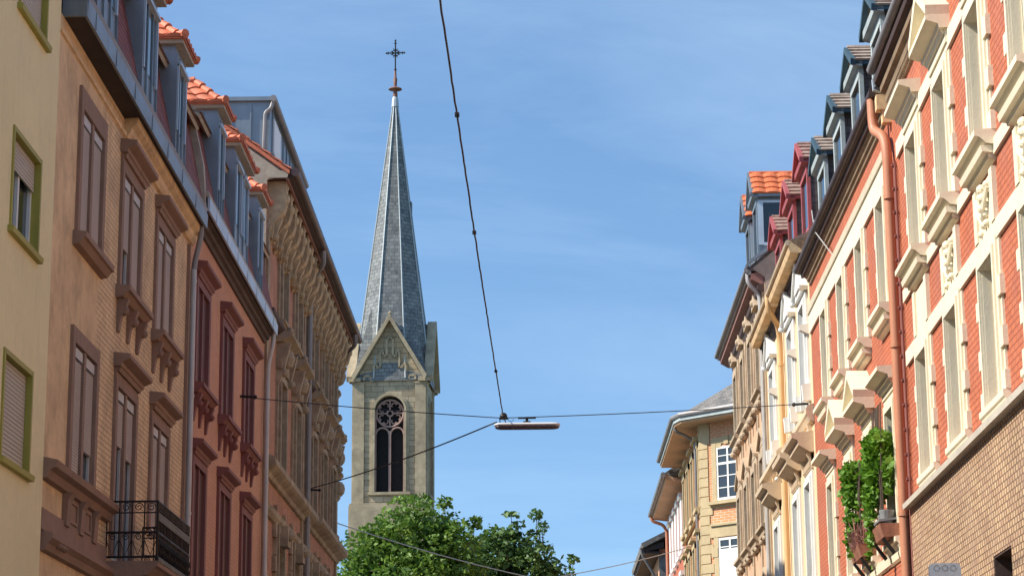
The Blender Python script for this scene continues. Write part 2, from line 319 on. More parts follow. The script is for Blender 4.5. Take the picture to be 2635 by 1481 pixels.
# ------------------------------------------------------------------ window kit
def hood_prof(p, z):   # cornice profile, p projection
    return [(0, z), (p * .45, z), (p * .5, z + .06), (p * .85, z + .10), (p, z + .12), (p, z + .19), (0, z + .22)]
def window(s, par, loc, w, h, surround, trim, sw=.2, proud=.06, mull=0.0, rec=.10, infill='glass', frame='dull_white', hood=None, sill=None,
           ears=False, bars=(2, 3), blind=1.0, transom=0.0, blindmat='roller_blind', headh=None, label=None, lining=0.0, steps=1, name='window', trimhood=None):
    """opening w x h, origin at the middle of the sill line; surround is the part, the rest its sub-parts"""
    m = MB(s); hw = w / 2; hh = headh or sw; th = trimhood or trim
    for k in range(steps):
        f = k / steps; a = sw * (1 - f); pr = proud * (k + 1) / steps if steps > 1 else proud
        for e in (-1, 1):
            u0, u1 = sorted((e * (hw + .004 * k), e * (hw + a))); m.box(-rec + .01 * k, pr, u0, u1, 0, h + (a if steps > 1 else hh))
        m.box(-rec + .01 * k, pr - .002, -hw - .004 * k, hw + .004 * k, h + .004 * k, h + (a if steps > 1 else hh) - .001)
    if ears:
        for e in (-1, 1):
            for z0, z1 in ((0.0, h * .13), (h * .30, h * .44), (h * .66, h * .80)):
                u0, u1 = sorted((e * (hw + sw * .5), e * (hw + sw + .11))); m.box(-.02, proud * .72, u0, u1, z0, z1)
    if mull: m.box(-rec, proud * .6, -mull / 2, mull / 2, 0, h)
    if lining:
        for e in (-1, 1):
            u0, u1 = sorted((e * (hw - .02), e * (hw + .004))); m.box(-rec - lining, -rec + .002, u0, u1, 0, h)
        m.box(-rec - lining, -rec + .002, -hw, hw, h - .02, h + .004)
    W = m.build(name, surround, par, loc)
    if label: W['label'] = label
    d = -rec - lining + .02
    bays = [(-hw, -mull / 2), (mull / 2, hw)] if mull else [(-hw, hw)]
    g = MB(s); fr = MB(s); bl = MB(s); tp = MB(s)
    for a, b in bays:
        g.box(d - .05, d - .035, a, b, 0, h)
        t = .05
        for u0, u1 in ((a, a + t), (b - t, b)): fr.box(d - .03, d + .01, u0, u1, 0, h)
        fr.box(d - .03, d + .008, a, b, 0, t); fr.box(d - .03, d + .008, a, b, h - t, h)
        if infill == 'glass':
            for i in range(1, bars[0]): u = a + (b - a) * i / bars[0]; fr.box(d - .03, d + .012, u - .025, u + .025, 0, h)
            for i in range(1, bars[1]): z = h * i / bars[1]; fr.box(d - .03, d + .005, a, b, z - .018, z + .018)
            if transom: fr.box(d - .03, d + .03, a, b, h - transom - .04, h - transom + .04)
        if infill in ('blind', 'shutter'):
            bb = blind if not isinstance(blind, tuple) else blind[bays.index((a, b))]
            zt = h - (transom or 0)
            bl.box(d - .02, d + .03, a + .03, b - .03, zt - (zt - .02) * bb, zt)
            if transom: tp.box(d - .02, d + .045, a + .04, b - .04, zt + .03, h - .03)
    g.build('pane', 'window_glass', W); fr.build('frame', frame, W)
    if bl.v: bl.build('shutter' if infill == 'shutter' else 'blind', 'maroon_shutter' if infill == 'shutter' else blindmat, W)
    if tp.v: tp.build('transom_panel', frame, W)
    if hood:
        k = MB(s); kind, hp, gap, ext = hood
        z = h + hh + gap; u0, u1 = -hw - sw - ext, hw + sw + ext
        if gap > .03: k.box(0, proud * .8, -hw - sw, hw + sw, h + hh, z)
        k.prof(hood_prof(hp, z), u0, u1); k.prof([(0, z - .07), (hp * .3, z - .07), (hp * .4, z), (0, z)], u0 + .08, u1 - .08)
        if kind == 'pediment':
            zt = z + .20; ap = (u1 - u0) * .30
            k.slab([(u0 + .1, zt), (u1 - .1, zt), (0, zt + ap)], 0, hp * .35)
            for e in (-1, 1):
                k.slab([(e * (-u0), zt), (0, zt + ap), (0, zt + ap + .15), (e * (-u0 + .02), zt + .13)], 0, hp)
        if kind == 'brackets':
            for e in (-1, 1): k.prof([(0, z - .55), (.06, z - .5), (hp * .7, z - .1), (hp * .75, z), (0, z)], e * (hw + sw * .5) - .07, e * (hw + sw * .5) + .07)
        k.build('hood', th, W)
    if sill:
        k = MB(s); kind, spj = sill; u0, u1 = -hw - sw - .10, hw + sw + .10
        k.prof([(0, -.20), (spj * .5, -.18), (spj * .8, -.10), (spj, -.09), (spj, -.01), (-rec, .02)], u0, u1)
        if kind == 'corbels':
            for uc in (u0 + .22, 0, u1 - .22):
                k.prof([(0, -.72), (.04, -.70), (.07, -.50), (spj * .45, -.40), (spj * .75, -.22), (spj * .75, -.19), (0, -.19)], uc - .075, uc + .075)
                k.ball((spj * .5, uc, -.38), .075)
        if kind == 'stepped': k.prof([(0, -.36), (spj * .35, -.34), (spj * .45, -.22), (0, -.2)], u0 + .1, u1 - .1); k.prof([(0, -.30), (spj * .65, -.28), (spj * .72, -.2), (0, -.19)], u0 + .05, u1 - .05)
        k.build('sill', trim, W)
    return W
def put(par, W, spots):
    for u, z in spots: dup(W, par, (0, u, z))

# ------------------------------------------------------------------ ground
def plane(name, x0, x1, y0, y1, z, m, kind='structure'):
    a = MB(); a.box(x0, x1, y0, y1, z - .1, z); o = a.build(name, m); tag(o, kind=kind); return o
plane('ground', -900, 900, -600, 1500, -0.05, 'ground_earth')
plane('road', -3.6, 3.6, -60, 150, 0.0, 'asphalt')
plane('pavement', -7.4, -3.6, -60, 150, 0.12, 'paving')
plane('pavement', 3.6, 8.0, -60, 84, 0.12, 'paving')

# =================================================================== LEFT SIDE
# ---- yellow rendered house
Y0 = 20.0
H = thing('yellow_house', (-6.57, Y0, 0), 'pale yellow rendered house with olive framed windows at the left edge', 'house')
yw = [(7.42, 8.93, z0, z1) for z0, z1 in ((11.82, 13.15), (8.90, 10.15), (6.02, 7.30))] + [(3.0, 4.5, z0, z1) for z0, z1 in ((11.82, 13.15), (8.90, 10.15), (6.02, 7.30))]
MB().wall(0, 9.86, 0, 14.4, yw, .16).build('wall', 'yellow_render', H)
MB().prof([(.55, 14.4), (.55, 14.6), (-3.6, 17.4), (-8, 14.5), (-8, 14.4)], -.2, 9.8).build('roof', 'brown_tile', H)
def ywin(u, z0, z1, bl):
    W = MB(); hw = .755; t = .055; h = z1 - z0
    W.box(-.12, .025, -hw - t, -hw + .01, -t, h + t); W.box(-.12, .025, hw - .01, hw + t, -t, h + t)
    W.box(-.12, .023, -hw, hw, h - .01, h + t); W.prof([(-.12, -.09), (.07, -.09), (.08, -.02), (-.12, .01)], -hw - .12, hw + .12)
    W = W.build('window', 'olive_paint', H, (0, u, z0))
    MB().box(-.15, -.135, -hw, hw, 0, h).build('pane', 'window_glass', W)
    f = MB()
    for a in (-hw, -.04, hw - .07): f.box(-.135, -.09, a, a + .08, 0, h)
    f.box(-.135, -.092, -hw, hw, 0, .07); f.box(-.135, -.092, -hw, hw, h - .07, h); f.build('frame', 'white_paint', W)
    MB().box(-.085, -.06, -hw + .02, hw - .02, h - h * bl + .02, h - .02).build('roller_shutter', 'roller_blind_grey', W)
for uc in (8.175, 3.75):
    for (z0, z1), bl in zip(((11.82, 13.15), (8.90, 10.15), (6.02, 7.30)), (1.0, .34, 1.0)): ywin(uc, z0, z1, bl)

# ---- mansard dormers (left side)
def dormer_left(par, u0, u1, zb, ze, of=.12, near=True, split=1, zback=-.9):
    """zinc clad dormer, front at o=of, eave at ze; hipped bell-cast tile roof"""
    b = MB(); b.box(zback - .6, of, u0, u1, zb, ze - .02)
    n = 3
    for k in range(n + 1): u = u0 + (u1 - u0) * k / n; b.box(of, of + .035, u - .02 if k else u, u + .02 if k < n else u, zb, ze - .25)   # standing seams
    for k in range(3): o = of - .30 * (k + 1); b.box(o - .012, o + .012, u0 - .03, u0, zb, ze - .03)
    D = b.build('dormer', 'zinc', par)
    g = MB(); w_ = (u1 - u0) / split
    for k in range(split):
        a = u0 + w_ * k + .16; c = u0 + w_ * (k + 1) - .16
        g.box(of, of + .012, a, c, zb + .55, ze - .45)
    g.build('dormer_window', 'window_glass', D)
    f = MB()
    for k in range(split):
        a = u0 + w_ * k + .16; c = u0 + w_ * (k + 1) - .16
        f.prof([(of, ze - .46), (of + .09, ze - .44), (of + .09, ze - .38), (of, ze - .32)], a - .06, c + .06); f.box(of, of + .05, a - .06, a, zb + .5, ze - .42); f.box(of, of + .05, c, c + .06, zb + .5, ze - .42)
    f.build('dormer_frame', 'pale_zinc', D)
    # cornice board
    k = MB(); k.box(zback - .5, of + .14, u0 - .10, u1 + .10, ze - .10, ze); k.build('cornice_board', 'cream_board', D)
    r = MB(); oe = of + .19; ue0, ue1 = u0 - .17, u1 + .17; um = (u0 + u1) / 2; hw = (ue1 - ue0) / 2
    zr = ze + .62; oi = of - .55       # hip apex
    lv = [(0, 0.0), (.25, .10), (1, 1.0)]   # bellcast: flat kick at the eave
    def ring(t, hgt): return (oe + (oi - oe) * t, ue0 + (um - ue0) * t, ue1 + (um - ue1) * t, ze + (zr - ze) * hgt)
    for (t0, h0), (t1, h1) in zip(lv, lv[1:]):
        o0, a0, b0, z0 = ring(t0, h0); o1, a1, b1, z1 = ring(t1, h1); ob = zback - 1.2
        nt = 3; nc = 1 if t0 == 0 else 3
        r.tiles((ob, a0, z0), (o0, a0, z0), (o1, a1, z1), (ob, a1, z1), 7, nc, .04, .03)     # near slope
        r.tiles((o0, b0, z0), (ob, b0, z0), (ob, b1, z1), (o1, b1, z1), 7, nc, .04, .03)     # far slope
        r.tiles((o0, a0, z0), (o0, b0, z0), (o1, b1, z1), (o1, a1, z1), 6, nc, .04, .03)     # front slope
        for q0, q1 in (((o0, a0, z0), (o1, a1, z1)), ((o0, b0, z0), (o1, b1, z1))):
            m_ = max(1, int((Vector(q1) - Vector(q0)).length / .28))
            for j in range(m_):
                p0 = Vector(q0).lerp(Vector(q1), j / m_); p1 = Vector(q0).lerp(Vector(q1), (j + 1) / m_)
                r.tube([p0 + Vector((0, 0, .05)), p1 + Vector((0, 0, .03))], [.085, .06], 8)
    for j in range(5): r.tube([(oi - .3 * j, um, zr + .05), (oi - .3 * (j + 1), um, zr + .03)], [.085, .065], 8)
    r.box(zback - 1.2, oe - .02, ue0 + .02, ue1 - .02, ze - .03, ze + .01)
    r.build('dormer_roof', 'red_tile', D)
    return D
def mansard(par, u0, u1, zb, zt, o0=.26, o1=-.12):
    MB().prof([(o0, zb), (o1, zt), (o1 - .3, zt), (o1 - .3, zb)], u0, u1).build('mansard_slope', 'mansard_tile', par)
    MB().prof([(o1 + .02, zt - .04), (o1 + .17, zt - .20), (o1 + .21, zt - .15), (o1 + .02, zt + .06)], u0, u1).build('eave_board', 'cream_board', par)
    MB().prof([(o1 + .24, zt - .11), (o1 - 3.2, zt + .9), (-8, zt - .2), (-8, zb), (o1 - .2, zb), (o1 - .2, zt - .05)], u0, u1).build('roof', 'brown_tile', par)

# ---- beige brick house
H = thing('beige_brick_house', (-6.6, 29.86, 0), 'beige brick house with brown stone windows, iron balcony and zinc mansard', 'house')
B0 = 29.86; BL = 42.15 - B0
cols = [32.38 - B0, 35.72 - B0, 39.02 - B0]; ww = 1.62
holes = [(c - ww / 2, c + ww / 2, 9.86, 11.76) for c in cols] + [(c - ww / 2, c + ww / 2, zb, 8.30) for c, zb in zip(cols, (6.42, 5.62, 6.42))] + [(c - ww / 2, c + ww / 2, 2.9, 4.7) for c in cols]
MB().wall(0, BL, 0, 12.66, holes, .16).build('wall', 'beige_brick', H)
kw = dict(sw=.17, proud=.05, mull=.15, rec=.055, infill='blind', frame='dull_white', transom=.20)
A = window(1, H, (0, cols[0], 9.86), ww, 1.90, 'brown_stone', 'brown_stone', headh=.30, blind=(1, 1), sill=('plain', .20), **kw)
A = window(1, H, (0, cols[1], 9.86), ww, 1.90, 'brown_stone', 'brown_stone', headh=.16, blind=(.58, 1), hood=('flat', .26, .12, .06), sill=('corbels', .24), **kw)
A = window(1, H, (0, cols[2], 9.86), ww, 1.90, 'brown_stone', 'brown_stone', headh=.16, blind=(1, 1), hood=('flat', .26, .12, .06), sill=('corbels', .24), **kw)
A = window(1, H, (0, cols[0], 6.42), ww, 1.88, 'brown_stone', 'brown_stone', headh=.22, blind=(1, .72), **kw)
A = window(1, H, (0, cols[1], 5.62), ww, 2.68, 'brown_stone', 'brown_stone', headh=.16, blind=(.28, .32), hood=('flat', .26, .12, .06), name='balcony_door', **kw)
A = window(1, H, (0, cols[2], 6.42), ww, 1.88, 'brown_stone', 'brown_stone', headh=.16, blind=(1, 1), hood=('flat', .26, .12, .06), **kw)
for c in cols: window(1, H, (0, c, 2.9), ww, 1.8, 'brown_stone', 'brown_stone', headh=.16, blind=(1, 1), sill=('plain', .2), **kw)
# string course, panels under the window, lower cornice
b = MB(); b.prof([(0, 6.10), (.08, 6.12), (.12, 6.22), (.20, 6.26), (.22, 6.35), (0, 6.40)], 0, 4.6)
b.prof([(0, 5.16), (.07, 5.18), (.10, 5.27), (.17, 5.33), (.17, 5.40), (0, 5.44)], .12, 12.2); b.prof([(0, 5.44), (.04, 5.44), (.04, 5.72), (0, 5.72)], 0, 4.55)
for c in (cols[0] - .98, cols[0], cols[0] + .98): b.prof([(0, 5.66), (.07, 5.66), (.09, 6.02), (.15, 6.12), (0, 6.12)], c - .13, c + .13)
for c in (cols[0] - .49, cols[0] + .49):
    b.box(0, .03, c - .36, c + .36, 5.72, 6.10); b.box(.03, .055, c - .26, c - .20, 5.78, 6.04); b.box(.03, .055, c + .20, c + .26, 5.78, 6.04); b.box(.03, .053, c - .26, c + .26, 5.74, 5.79); b.box(.03, .053, c - .26, c + .26, 6.02, 6.06)
for k in range(5): b.ball((.12, .7 + k * .12, 5.30), .05)
b.build('string_course', 'brown_stone', H)
b = MB(); b.prof([(0, 12.36), (.035, 12.37), (.045, 12.42), (0, 12.44)], 0, 5.1); b.prof([(0, 12.36), (.05, 12.37), (.10, 12.44), (.12, 12.52), (.20, 12.58), (.22, 12.70), (0, 12.74)], 5.1, BL - .1)
b.build('cornice', 'beige_plaster', H)
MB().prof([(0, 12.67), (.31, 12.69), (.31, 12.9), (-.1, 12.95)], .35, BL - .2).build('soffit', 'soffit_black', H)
b = MB(); b.prof([(.29, 12.66), (.33, 12.66), (.34, 12.93), (.29, 12.95)], .35, BL - .25); b.box(-.02, .33, .30, .352, 12.66, 13.3)
for k in range(7): u = .9 + k * 1.6; b.box(.335, .347, u, u + .03, 12.67, 12.93)
b.build('fascia', 'zinc', H)
MB().prof([(.29, 12.96), (.31, 12.96), (.33, 13.05), (.31, 13.09), (.27, 13.08)], .35, BL - .25).build('gutter', 'dull_pipe', H)
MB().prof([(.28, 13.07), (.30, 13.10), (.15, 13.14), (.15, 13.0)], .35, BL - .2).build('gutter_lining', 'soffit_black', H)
mansard(H, 0.36, BL, 13.0, 14.88)
for a, c, sp in ((31.2, 32.8, 1), (34.95, 36.4, 1), (38.4, 39.55, 1)): dormer_left(H, a - B0, c - B0, 13.08, 15.22, .22, split=sp)
b = MB(); b.pipe([(.24, BL - .35, 12.9), (.22, BL - .33, 12.45), (.12, BL - .30, 12.02), (.10, BL - .30, 11.8)], .055, 8); b.build('drainpipe_bend', 'dull_pipe', H, smooth=True)
b = MB(); b.tube([(.10, BL - .30, 11.85), (.10, BL - .30, .2)], .058, 10)
for z in (11.6, 9.4, 7.2, 5.0): b.tube([(.10, BL - .30, z), (.10, BL - .30, z + .06)], .068, 10)
b.build('drainpipe', 'grey_pipe', H, smooth=True)
b = MB(); b.box(0, .06, BL - .52, BL - .42, 0, 12.3); b.build('corner_strip', 'brown_stone', H)
# balcony (part of the house)
bu0, bu1, bo, bz = 34.42 - B0, 37.55 - B0, .80, 5.52
b = MB(); b.prof([(0, bz - .25), (bo - .15, bz - .22), (bo - .03, bz - .10), (bo + .02, bz - .08), (bo + .02, bz), (0, bz)], bu0 - .02, bu1 + .02)
for u in (bu0 + .35, bu1 - .35): b.prof([(0, bz - .9), (.12, bz - .85), (.2, bz - .6), (bo - .2, bz - .3), (bo - .15, bz - .24), (0, bz - .24)], u - .12, u + .12)
BAL = b.build('balcony', 'brown_stone', H)
b = MB(); zt, zm, zm2, zl = 6.42, 6.25, 5.95, 5.58
def seg(p, q, r=.014): b.tube([p, q], r, 6)
cor = [(.03, bu0, 0), (bo, bu0, 0), (bo, bu1, 0), (.03, bu1, 0)]
for p, q in zip(cor, cor[1:]):
    for z, r in ((zt, .018), (zm, .011), (zm2, .020), (zl, .018)): b.tube([(p[0], p[1], z), (q[0], q[1], z)], r, 6)
def scroll(c, r, ax, t0=0, turns=1.5, flip=1, zf=1):
    pts = []
    for i in range(15):
        a = t0 + i / 14 * turns * 2 * math.pi; rr = r * (1 - .75 * i / 14); x, z = flip * rr * math.cos(a), zf * rr * math.sin(a)
        pts.append((c[0] + x, c[1], c[2] + z) if ax == 'o' else (c[0], c[1] + x, c[2] + z))
    b.tube(pts, .008, 5)
for j in range(2):
    u = (bu0, bu1)[j]
    for o in (.03, .22, .41, .60, .80): b.tube([(o, u, zl), (o, u, zt)], .011, 6)
    for o in (.12, .32, .51, .70):
        scroll((o, u, (zt + zm) / 2), .07, 'o'); scroll((o, u, zm2 - .07), .055, 'o', flip=-1)
        b.tube([(o - .09, u, zm2 - .12), (o, u, zl + .03), (o + .09, u, zm2 - .12)], .008, 5)
n_ = 22
for k in range(n_ + 1):
    u = bu0 + (bu1 - bu0) * k / n_; b.tube([(bo, u, zl), (bo, u, zt)], .012 if k % 4 else .02, 6)
    if k < n_:
        scroll((bo, u + .07, (zt + zm) / 2), .062, 'u'); scroll((bo, u + .07, zm2 - .12), .06, 'u', flip=-1)
        b.tube([(bo, u, zm2 - .05), (bo + .05, u + .07, (zm2 + zl) / 2), (bo, u + .14, zl)], .008, 5)
b.box(bo - .01, bo + .02, bu0, bu1, zm - .12, zm); b.box(bo - .03, bo + .03, bu0 - .01, bu1 + .01, zl - .07, zl - .01)
b.build('balcony_railing', 'iron', BAL)

# ---- orange house
O0 = 42.15; OLn = 53.72 - O0
H = thing('orange_house', (-6.6, O0, 0), 'orange red rendered house with dark maroon windows, second from the yellow house', 'house')
oc = [c - O0 for c in (43.58, 47.15, 50.75)]; ow = 1.46
holes = [(c - ow / 2, c + ow / 2, z0, z1) for c in oc for z0, z1 in ((9.84, 11.78), (6.0, 8.32), (2.6, 4.8))]
MB().wall(0, OLn, 0, 13.2, holes, .16).build('wall', 'orange_render', H)
kw = dict(sw=.20, proud=.06, mull=.10, rec=.06, infill='shutter', frame='maroon_stone', headh=.14)
for c in oc:
    window(1, H, (0, c, 9.84), ow, 1.94, 'maroon_stone', 'maroon_stone', hood=('flat', .25, .10, .05), sill=('corbels', .24), blind=(1, 1), **kw)
    window(1, H, (0, c, 6.0), ow, 2.32, 'maroon_stone', 'maroon_stone', hood=('flat', .25, .10, .05), blind=(1, 1), sill=('plain', .2), **kw)
    window(1, H, (0, c, 2.6), ow, 2.2, 'maroon_stone', 'maroon_stone', hood=('flat', .25, .10, .05), blind=(1, 1), sill=('plain', .2), **kw)
b = MB(); b.prof([(0, 12.88), (.05, 12.89), (.08, 12.95), (.14, 12.98), (.16, 13.05), (.22, 13.07), (.24, 13.13), (0, 13.15)], .25, OLn - .15)
b.build('cornice', 'dark_brown_wood', H)
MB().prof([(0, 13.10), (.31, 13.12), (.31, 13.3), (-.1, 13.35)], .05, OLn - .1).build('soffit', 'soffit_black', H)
b = MB(); b.prof([(.29, 13.08), (.33, 13.08), (.34, 13.33), (.29, 13.35)], 0, OLn - .1)
for k in range(7): u = .9 + k * 1.6; b.box(.335, .347, u, u + .03, 13.09, 13.33)
b.build('fascia', 'pale_zinc', H)
MB().prof([(.28, 13.36), (.32, 13.36), (.30, 13.47), (.24, 13.5), (.24, 13.36)], 0, OLn - .1).build('gutter', 'cream_board', H)
mansard(H, 0.1, OLn, 13.4, 15.2)
for a, c, sp in ((43.65, 44.62, 1), (46.25, 48.45, 2), (50.1, 51.15, 1)): dormer_left(H, a - O0, c - O0, 13.45, 15.70, .22, split=sp)
MB().prof([(.27, 13.1), (.20, 14.0), (.03, 14.75), (-.26, 15.6), (-2.4, 16.6), (-2.4, 13.1)], -.12, .10).build('party_wall', 'party_wall', H)
r = MB(); r.tiles((-.20, -.22, 15.62), (-.20, .22, 15.62), (-2.5, .22, 16.7), (-2.5, -.22, 16.7), 2, 8, .05, .04); r.prof([(-.22, 15.56), (-.2, 15.63), (-2.5, 16.72), (-2.5, 16.64)], -.18, .2); r.build('wall_coping', 'red_tile', H)
b = MB(); b.pipe([(.26, OLn - .30, 13.3), (.25, OLn - .29, 12.85), (.14, OLn - .22, 12.4), (.12, OLn - .2, 12.0)], .055, 8); b.pipe([(.12, OLn - .2, 12.0), (.12, OLn - .2, .2)], .058, 10)
for z in (11.7, 9.5, 7.3, 5.0): b.tube([(.12, OLn - .2, z), (.12, OLn - .2, z + .06)], .07, 10)
b.build('drainpipe', 'grey_pipe', H, smooth=True)

# ---- ornate sandstone and brick house
C0 = 53.72; CL = 73.4 - C0
H = thing('ornate_brick_house', (-6.6, C0, 0), 'tall ornate sandstone and brick house with carved eaves brackets, last on the left', 'house')
cc = [c - C0 for c in (57.15, 60.75, 65.3, 68.45, 71.55)]; cw = 1.15
holes = [(c - cw / 2, c + cw / 2, z0, z1) for c in cc for z0, z1 in ((14.05, 15.75), (10.35, 12.55), (6.4, 8.7), (2.7, 5.0))]
MB().wall(0, CL, 0, 17.1, holes, .2).build('wall', 'salmon_brick', H)
kw = dict(sw=.36, proud=.13, steps=2, rec=.1, infill='glass', frame='dull_white', mull=.0, bars=(2, 3))
W = window(1, H, (0, cc[0], 14.05), cw, 1.70, 'sandstone_dirty', 'sandstone_dirty', sill=('stepped', .24), **kw)
orn = MB(); orn.ball((.1, 0, 2.1), .16); orn.slab([(-.62, 1.9), (.62, 1.9), (.45, 2.12), (.16, 2.2), (0, 2.42), (-.16, 2.2), (-.45, 2.12)], 0, .17)
orn.build('carved_head', 'sandstone_ochre', W)
put(H, W, [(c, 14.05) for c in cc[1:]])
W = window(1, H, (0, cc[0], 10.35), cw, 2.20, 'sandstone_dirty', 'sandstone_dirty', sill=('plain', .16), **kw)
orn = MB(); orn.slab([(-1.0, 2.45), (1.0, 2.45), (1.02, 2.7), (.7, 2.85), (.42, 3.05), (0, 3.15), (-.42, 3.05), (-.7, 2.85), (-1.02, 2.7)], 0, .16)
orn.lathe((.12, 0, 2.86), [(.02, -.27), (.2, -.2), (.27, 0), (.2, .2), (.02, .27)], 12)
orn.prof([(0, 3.12), (.20, 3.16), (.42, 3.28), (.42, 3.36), (0, 3.46)], -1.05, 1.05)
for e in (-1, 1):
    orn.prof([(0, 2.0), (.1, 2.1), (.22, 2.5), (.36, 3.1), (0, 3.1)], e * .82 - .1, e * .82 + .1); orn.ball((.2, e * .82, 2.35), .11); orn.ball((.34, e * .9, 3.42), .09)
orn.build('carved_head', 'sandstone_dirty', W)
put(H, W, [(c, 10.35) for c in cc[1:]])
W = window(1, H, (0, cc[0], 6.4), cw, 2.30, 'sandstone_dirty', 'sandstone_dirty', **kw)
orn = MB(); orn.slab([(-.3, 2.0), (.3, 2.0), (.36, 2.5), (-.36, 2.5)], .1, .3); orn.ball((.3, 0, 2.3), .15); orn.build('keystone', 'sandstone_dirty', W)
put(H, W, [(c, 6.4) for c in cc[1:]]); put(H, W, [(c, 2.7) for c in cc])
# stone strips either side, belts
b = MB()
for u in (.08, 8.75, 9.35, CL - .5): b.box(0, .06, u, u + .42, 0, 16.0)
for k, z in enumerate([5.6 + .42 * j for j in range(9)]):
    for c in cc: b.box(0, .10, c - 1.05 - (.14 if k % 2 else 0), c - .92, z, z + .38); b.box(0, .10, c + .92, c + 1.05 + (.14 if k % 2 else 0), z, z + .38)
b.build('quoins', 'sandstone_dirty', H)
b = MB(); seg_ = ((0.05, 11.05, .30), (11.1, CL + .1, .40))
for u0, u1, p in seg_:
    b.prof([(0, 9.78), (.08, 9.8), (.12, 9.9), (p * .8, 9.98), (p, 10.04), (p, 10.18), (p * .5, 10.24), (0, 10.3)], u0, u1)
    b.prof([(0, 8.86), (.07, 8.88), (.14, 8.98), (.16, 9.10), (0, 9.14)], u0, u1)
b.build('belt_cornice', 'sandstone_dirty', H)
b = MB(); b.prof([(0, 13.62), (.1, 13.66), (.2, 13.74), (.22, 13.82), (0, 13.88)], .1, CL); b.build('sill_belt', 'dark_brown_wood', H)
b = MB(); b.prof([(0, 15.72), (.06, 15.74), (.10, 15.84), (.10, 15.90), (0, 15.94)], .1, CL)
for k in range(38): b.box(.0, .12, .2 + k * .52, .42 + k * .52, 15.60, 15.72)
b.build('frieze', 'sandstone_ochre', H)
br = MB(); br.prof([(0, 15.62), (.10, 15.60), (.14, 15.72), (.16, 16.0), (.28, 16.15), (.40, 16.30), (.45, 16.5), (.45, 17.03), (0, 17.03)], -.20, .20)
br.prof([(.02, 15.5), (.18, 15.6), (.26, 15.9), (.36, 16.12), (.1, 16.2)], -.09, .09); br.ball((.40, 0, 16.62), .13, 1.2); br.ball((.16, 0, 15.66), .11); br.ball((.30, -.13, 16.3), .1); br.ball((.30, .13, 16.3), .1); br.ball((.36, 0, 16.9), .14, .8)
BR = br.build('bracket', 'sandstone_ochre', H, (0, .45, 0), smooth=True)
nb = 19
for k in range(1, nb): 
    c = BR.copy(); COL.objects.link(c); c.parent = H; c.location = (0, .45 + k * (CL - .9) / (nb - 1), 0)
MB().prof([(0, 17.03), (.47, 17.03), (.62, 17.06), (.72, 17.12), (0, 17.16)], -.02, CL + .25).build('soffit', 'brown_timber', H)
MB().prof([(.46, 17.0), (.52, 17.0), (.53, 17.07), (.46, 17.07)], -.02, CL + .25).build('soffit_strip', 'mauve_timber', H)
MB().prof([(0.02, 17.04), (.50, 17.04), (.54, 17.20), (.02, 17.24)], -.06, -.022).build('eave_end_board', 'cream_board', H)
b = MB(); b.tube([(.70, -.1, 17.17), (.70, CL + .25, 17.17)], .11, 10); b.build('gutter', 'brown_gutter', H, smooth=True)
b = MB(); b.prof([(.68, 17.2), (-3.2, 19.95), (-8, 17.0), (0, 17.05)], .0, CL + .2); b.build('roof', 'grey_roof', H)
b = MB(); b.prof([(.5, 17.1), (-3.2, 19.8), (-3.2, 14), (0, 14), (0, 17.0)], -.03, .0); b.build('gable_wall', 'party_wall', H)
r = MB(); r.tiles((.56, -.12, 17.22), (.56, .20, 17.22), (-3.0, .20, 19.86), (-3.0, -.12, 19.86), 2, 13, .05, .04); r.prof([(.56, 17.12), (.56, 17.22), (-3.0, 19.86), (-3.0, 19.74)], -.10, .18); r.build('gable_coping', 'red_tile', H)
# zinc clad roof storey behind the gable
b = MB(); b.box(-3.6, .02, .15, 8.0, 17.2, 19.08)
for o in (-2.9, -2.35, -1.8, -1.05, -.45): b.box(o - .02, o + .02, .11, .15, 17.0, 19.0)
b.box(-3.6, .10, .05, 8.0, 19.06, 19.16)
for k in range(9): b.box(.02, .05, .6 + k * .8, .64 + k * .8, 17.6, 19.0)
Z = b.build('roof_storey', 'zinc', H)
MB().box(.02, .07, .75, 2.2, 17.9, 18.8).build('roof_window', 'white_paint', Z)
b = MB(); b.tube([(.12, .0, 19.1), (.12, 8.0, 19.1)], .085, 8); b.pipe([(.10, .1, 19.05), (.06, .08, 18.85), (-.08, .07, 18.75), (-.10, .07, 17.8)], .05, 8); b.build('roof_gutter', 'dull_pipe', Z, smooth=True)
b = MB()
for uu in (9.15,):
    b.pipe([(.68, uu - 1.75, 17.1), (.68, uu - 1.6, 16.75), (.55, uu - 1.3, 16.65), (.20, uu - .1, 16.62), (.16, uu, 16.2), (.16, uu, .2)], .075, 8)
b.pipe([(.68, CL - 1.2, 17.1), (.68, CL - 1.1, 16.75), (.5, CL - .8, 16.65), (.12, CL - .2, 16.5)], .07, 8)
b.build('drainpipe', 'dull_pipe', H, smooth=True)
b = MB()   # roof hooks and vents on the slope
for u, z in ((9.5, 17.3), (13.2, 17.3)): b.prof([(.5, 17.3), (.56, 17.62), (.46, 17.66), (.4, 17.3)], u, u + .6)
b.build('roof_vent', 'grey_roof', H)
for z, p in ((15.3, .14), (14.5, .18), (13.7, .3), (12.6, .24), (11.9, .14), (10.6, .12), (9.2, .2), (8.2, .14)):   # carved profile along the far corner
    MB().prof([(0, z - .18), (p * .4, z - .1), (p, z), (p, z + .07), (0, z + .12)], CL - .5, CL + .02).build('corner_carving', 'sandstone_dirty', H)
for z in (13.2, 12.2, 15.9): MB().ball((.1, CL - .1, z), .2, 1.3).build('corner_carving', 'sandstone_dirty', H)

# =================================================================== RIGHT SIDE   (s=-1)
PA = (5.95, 36.6)
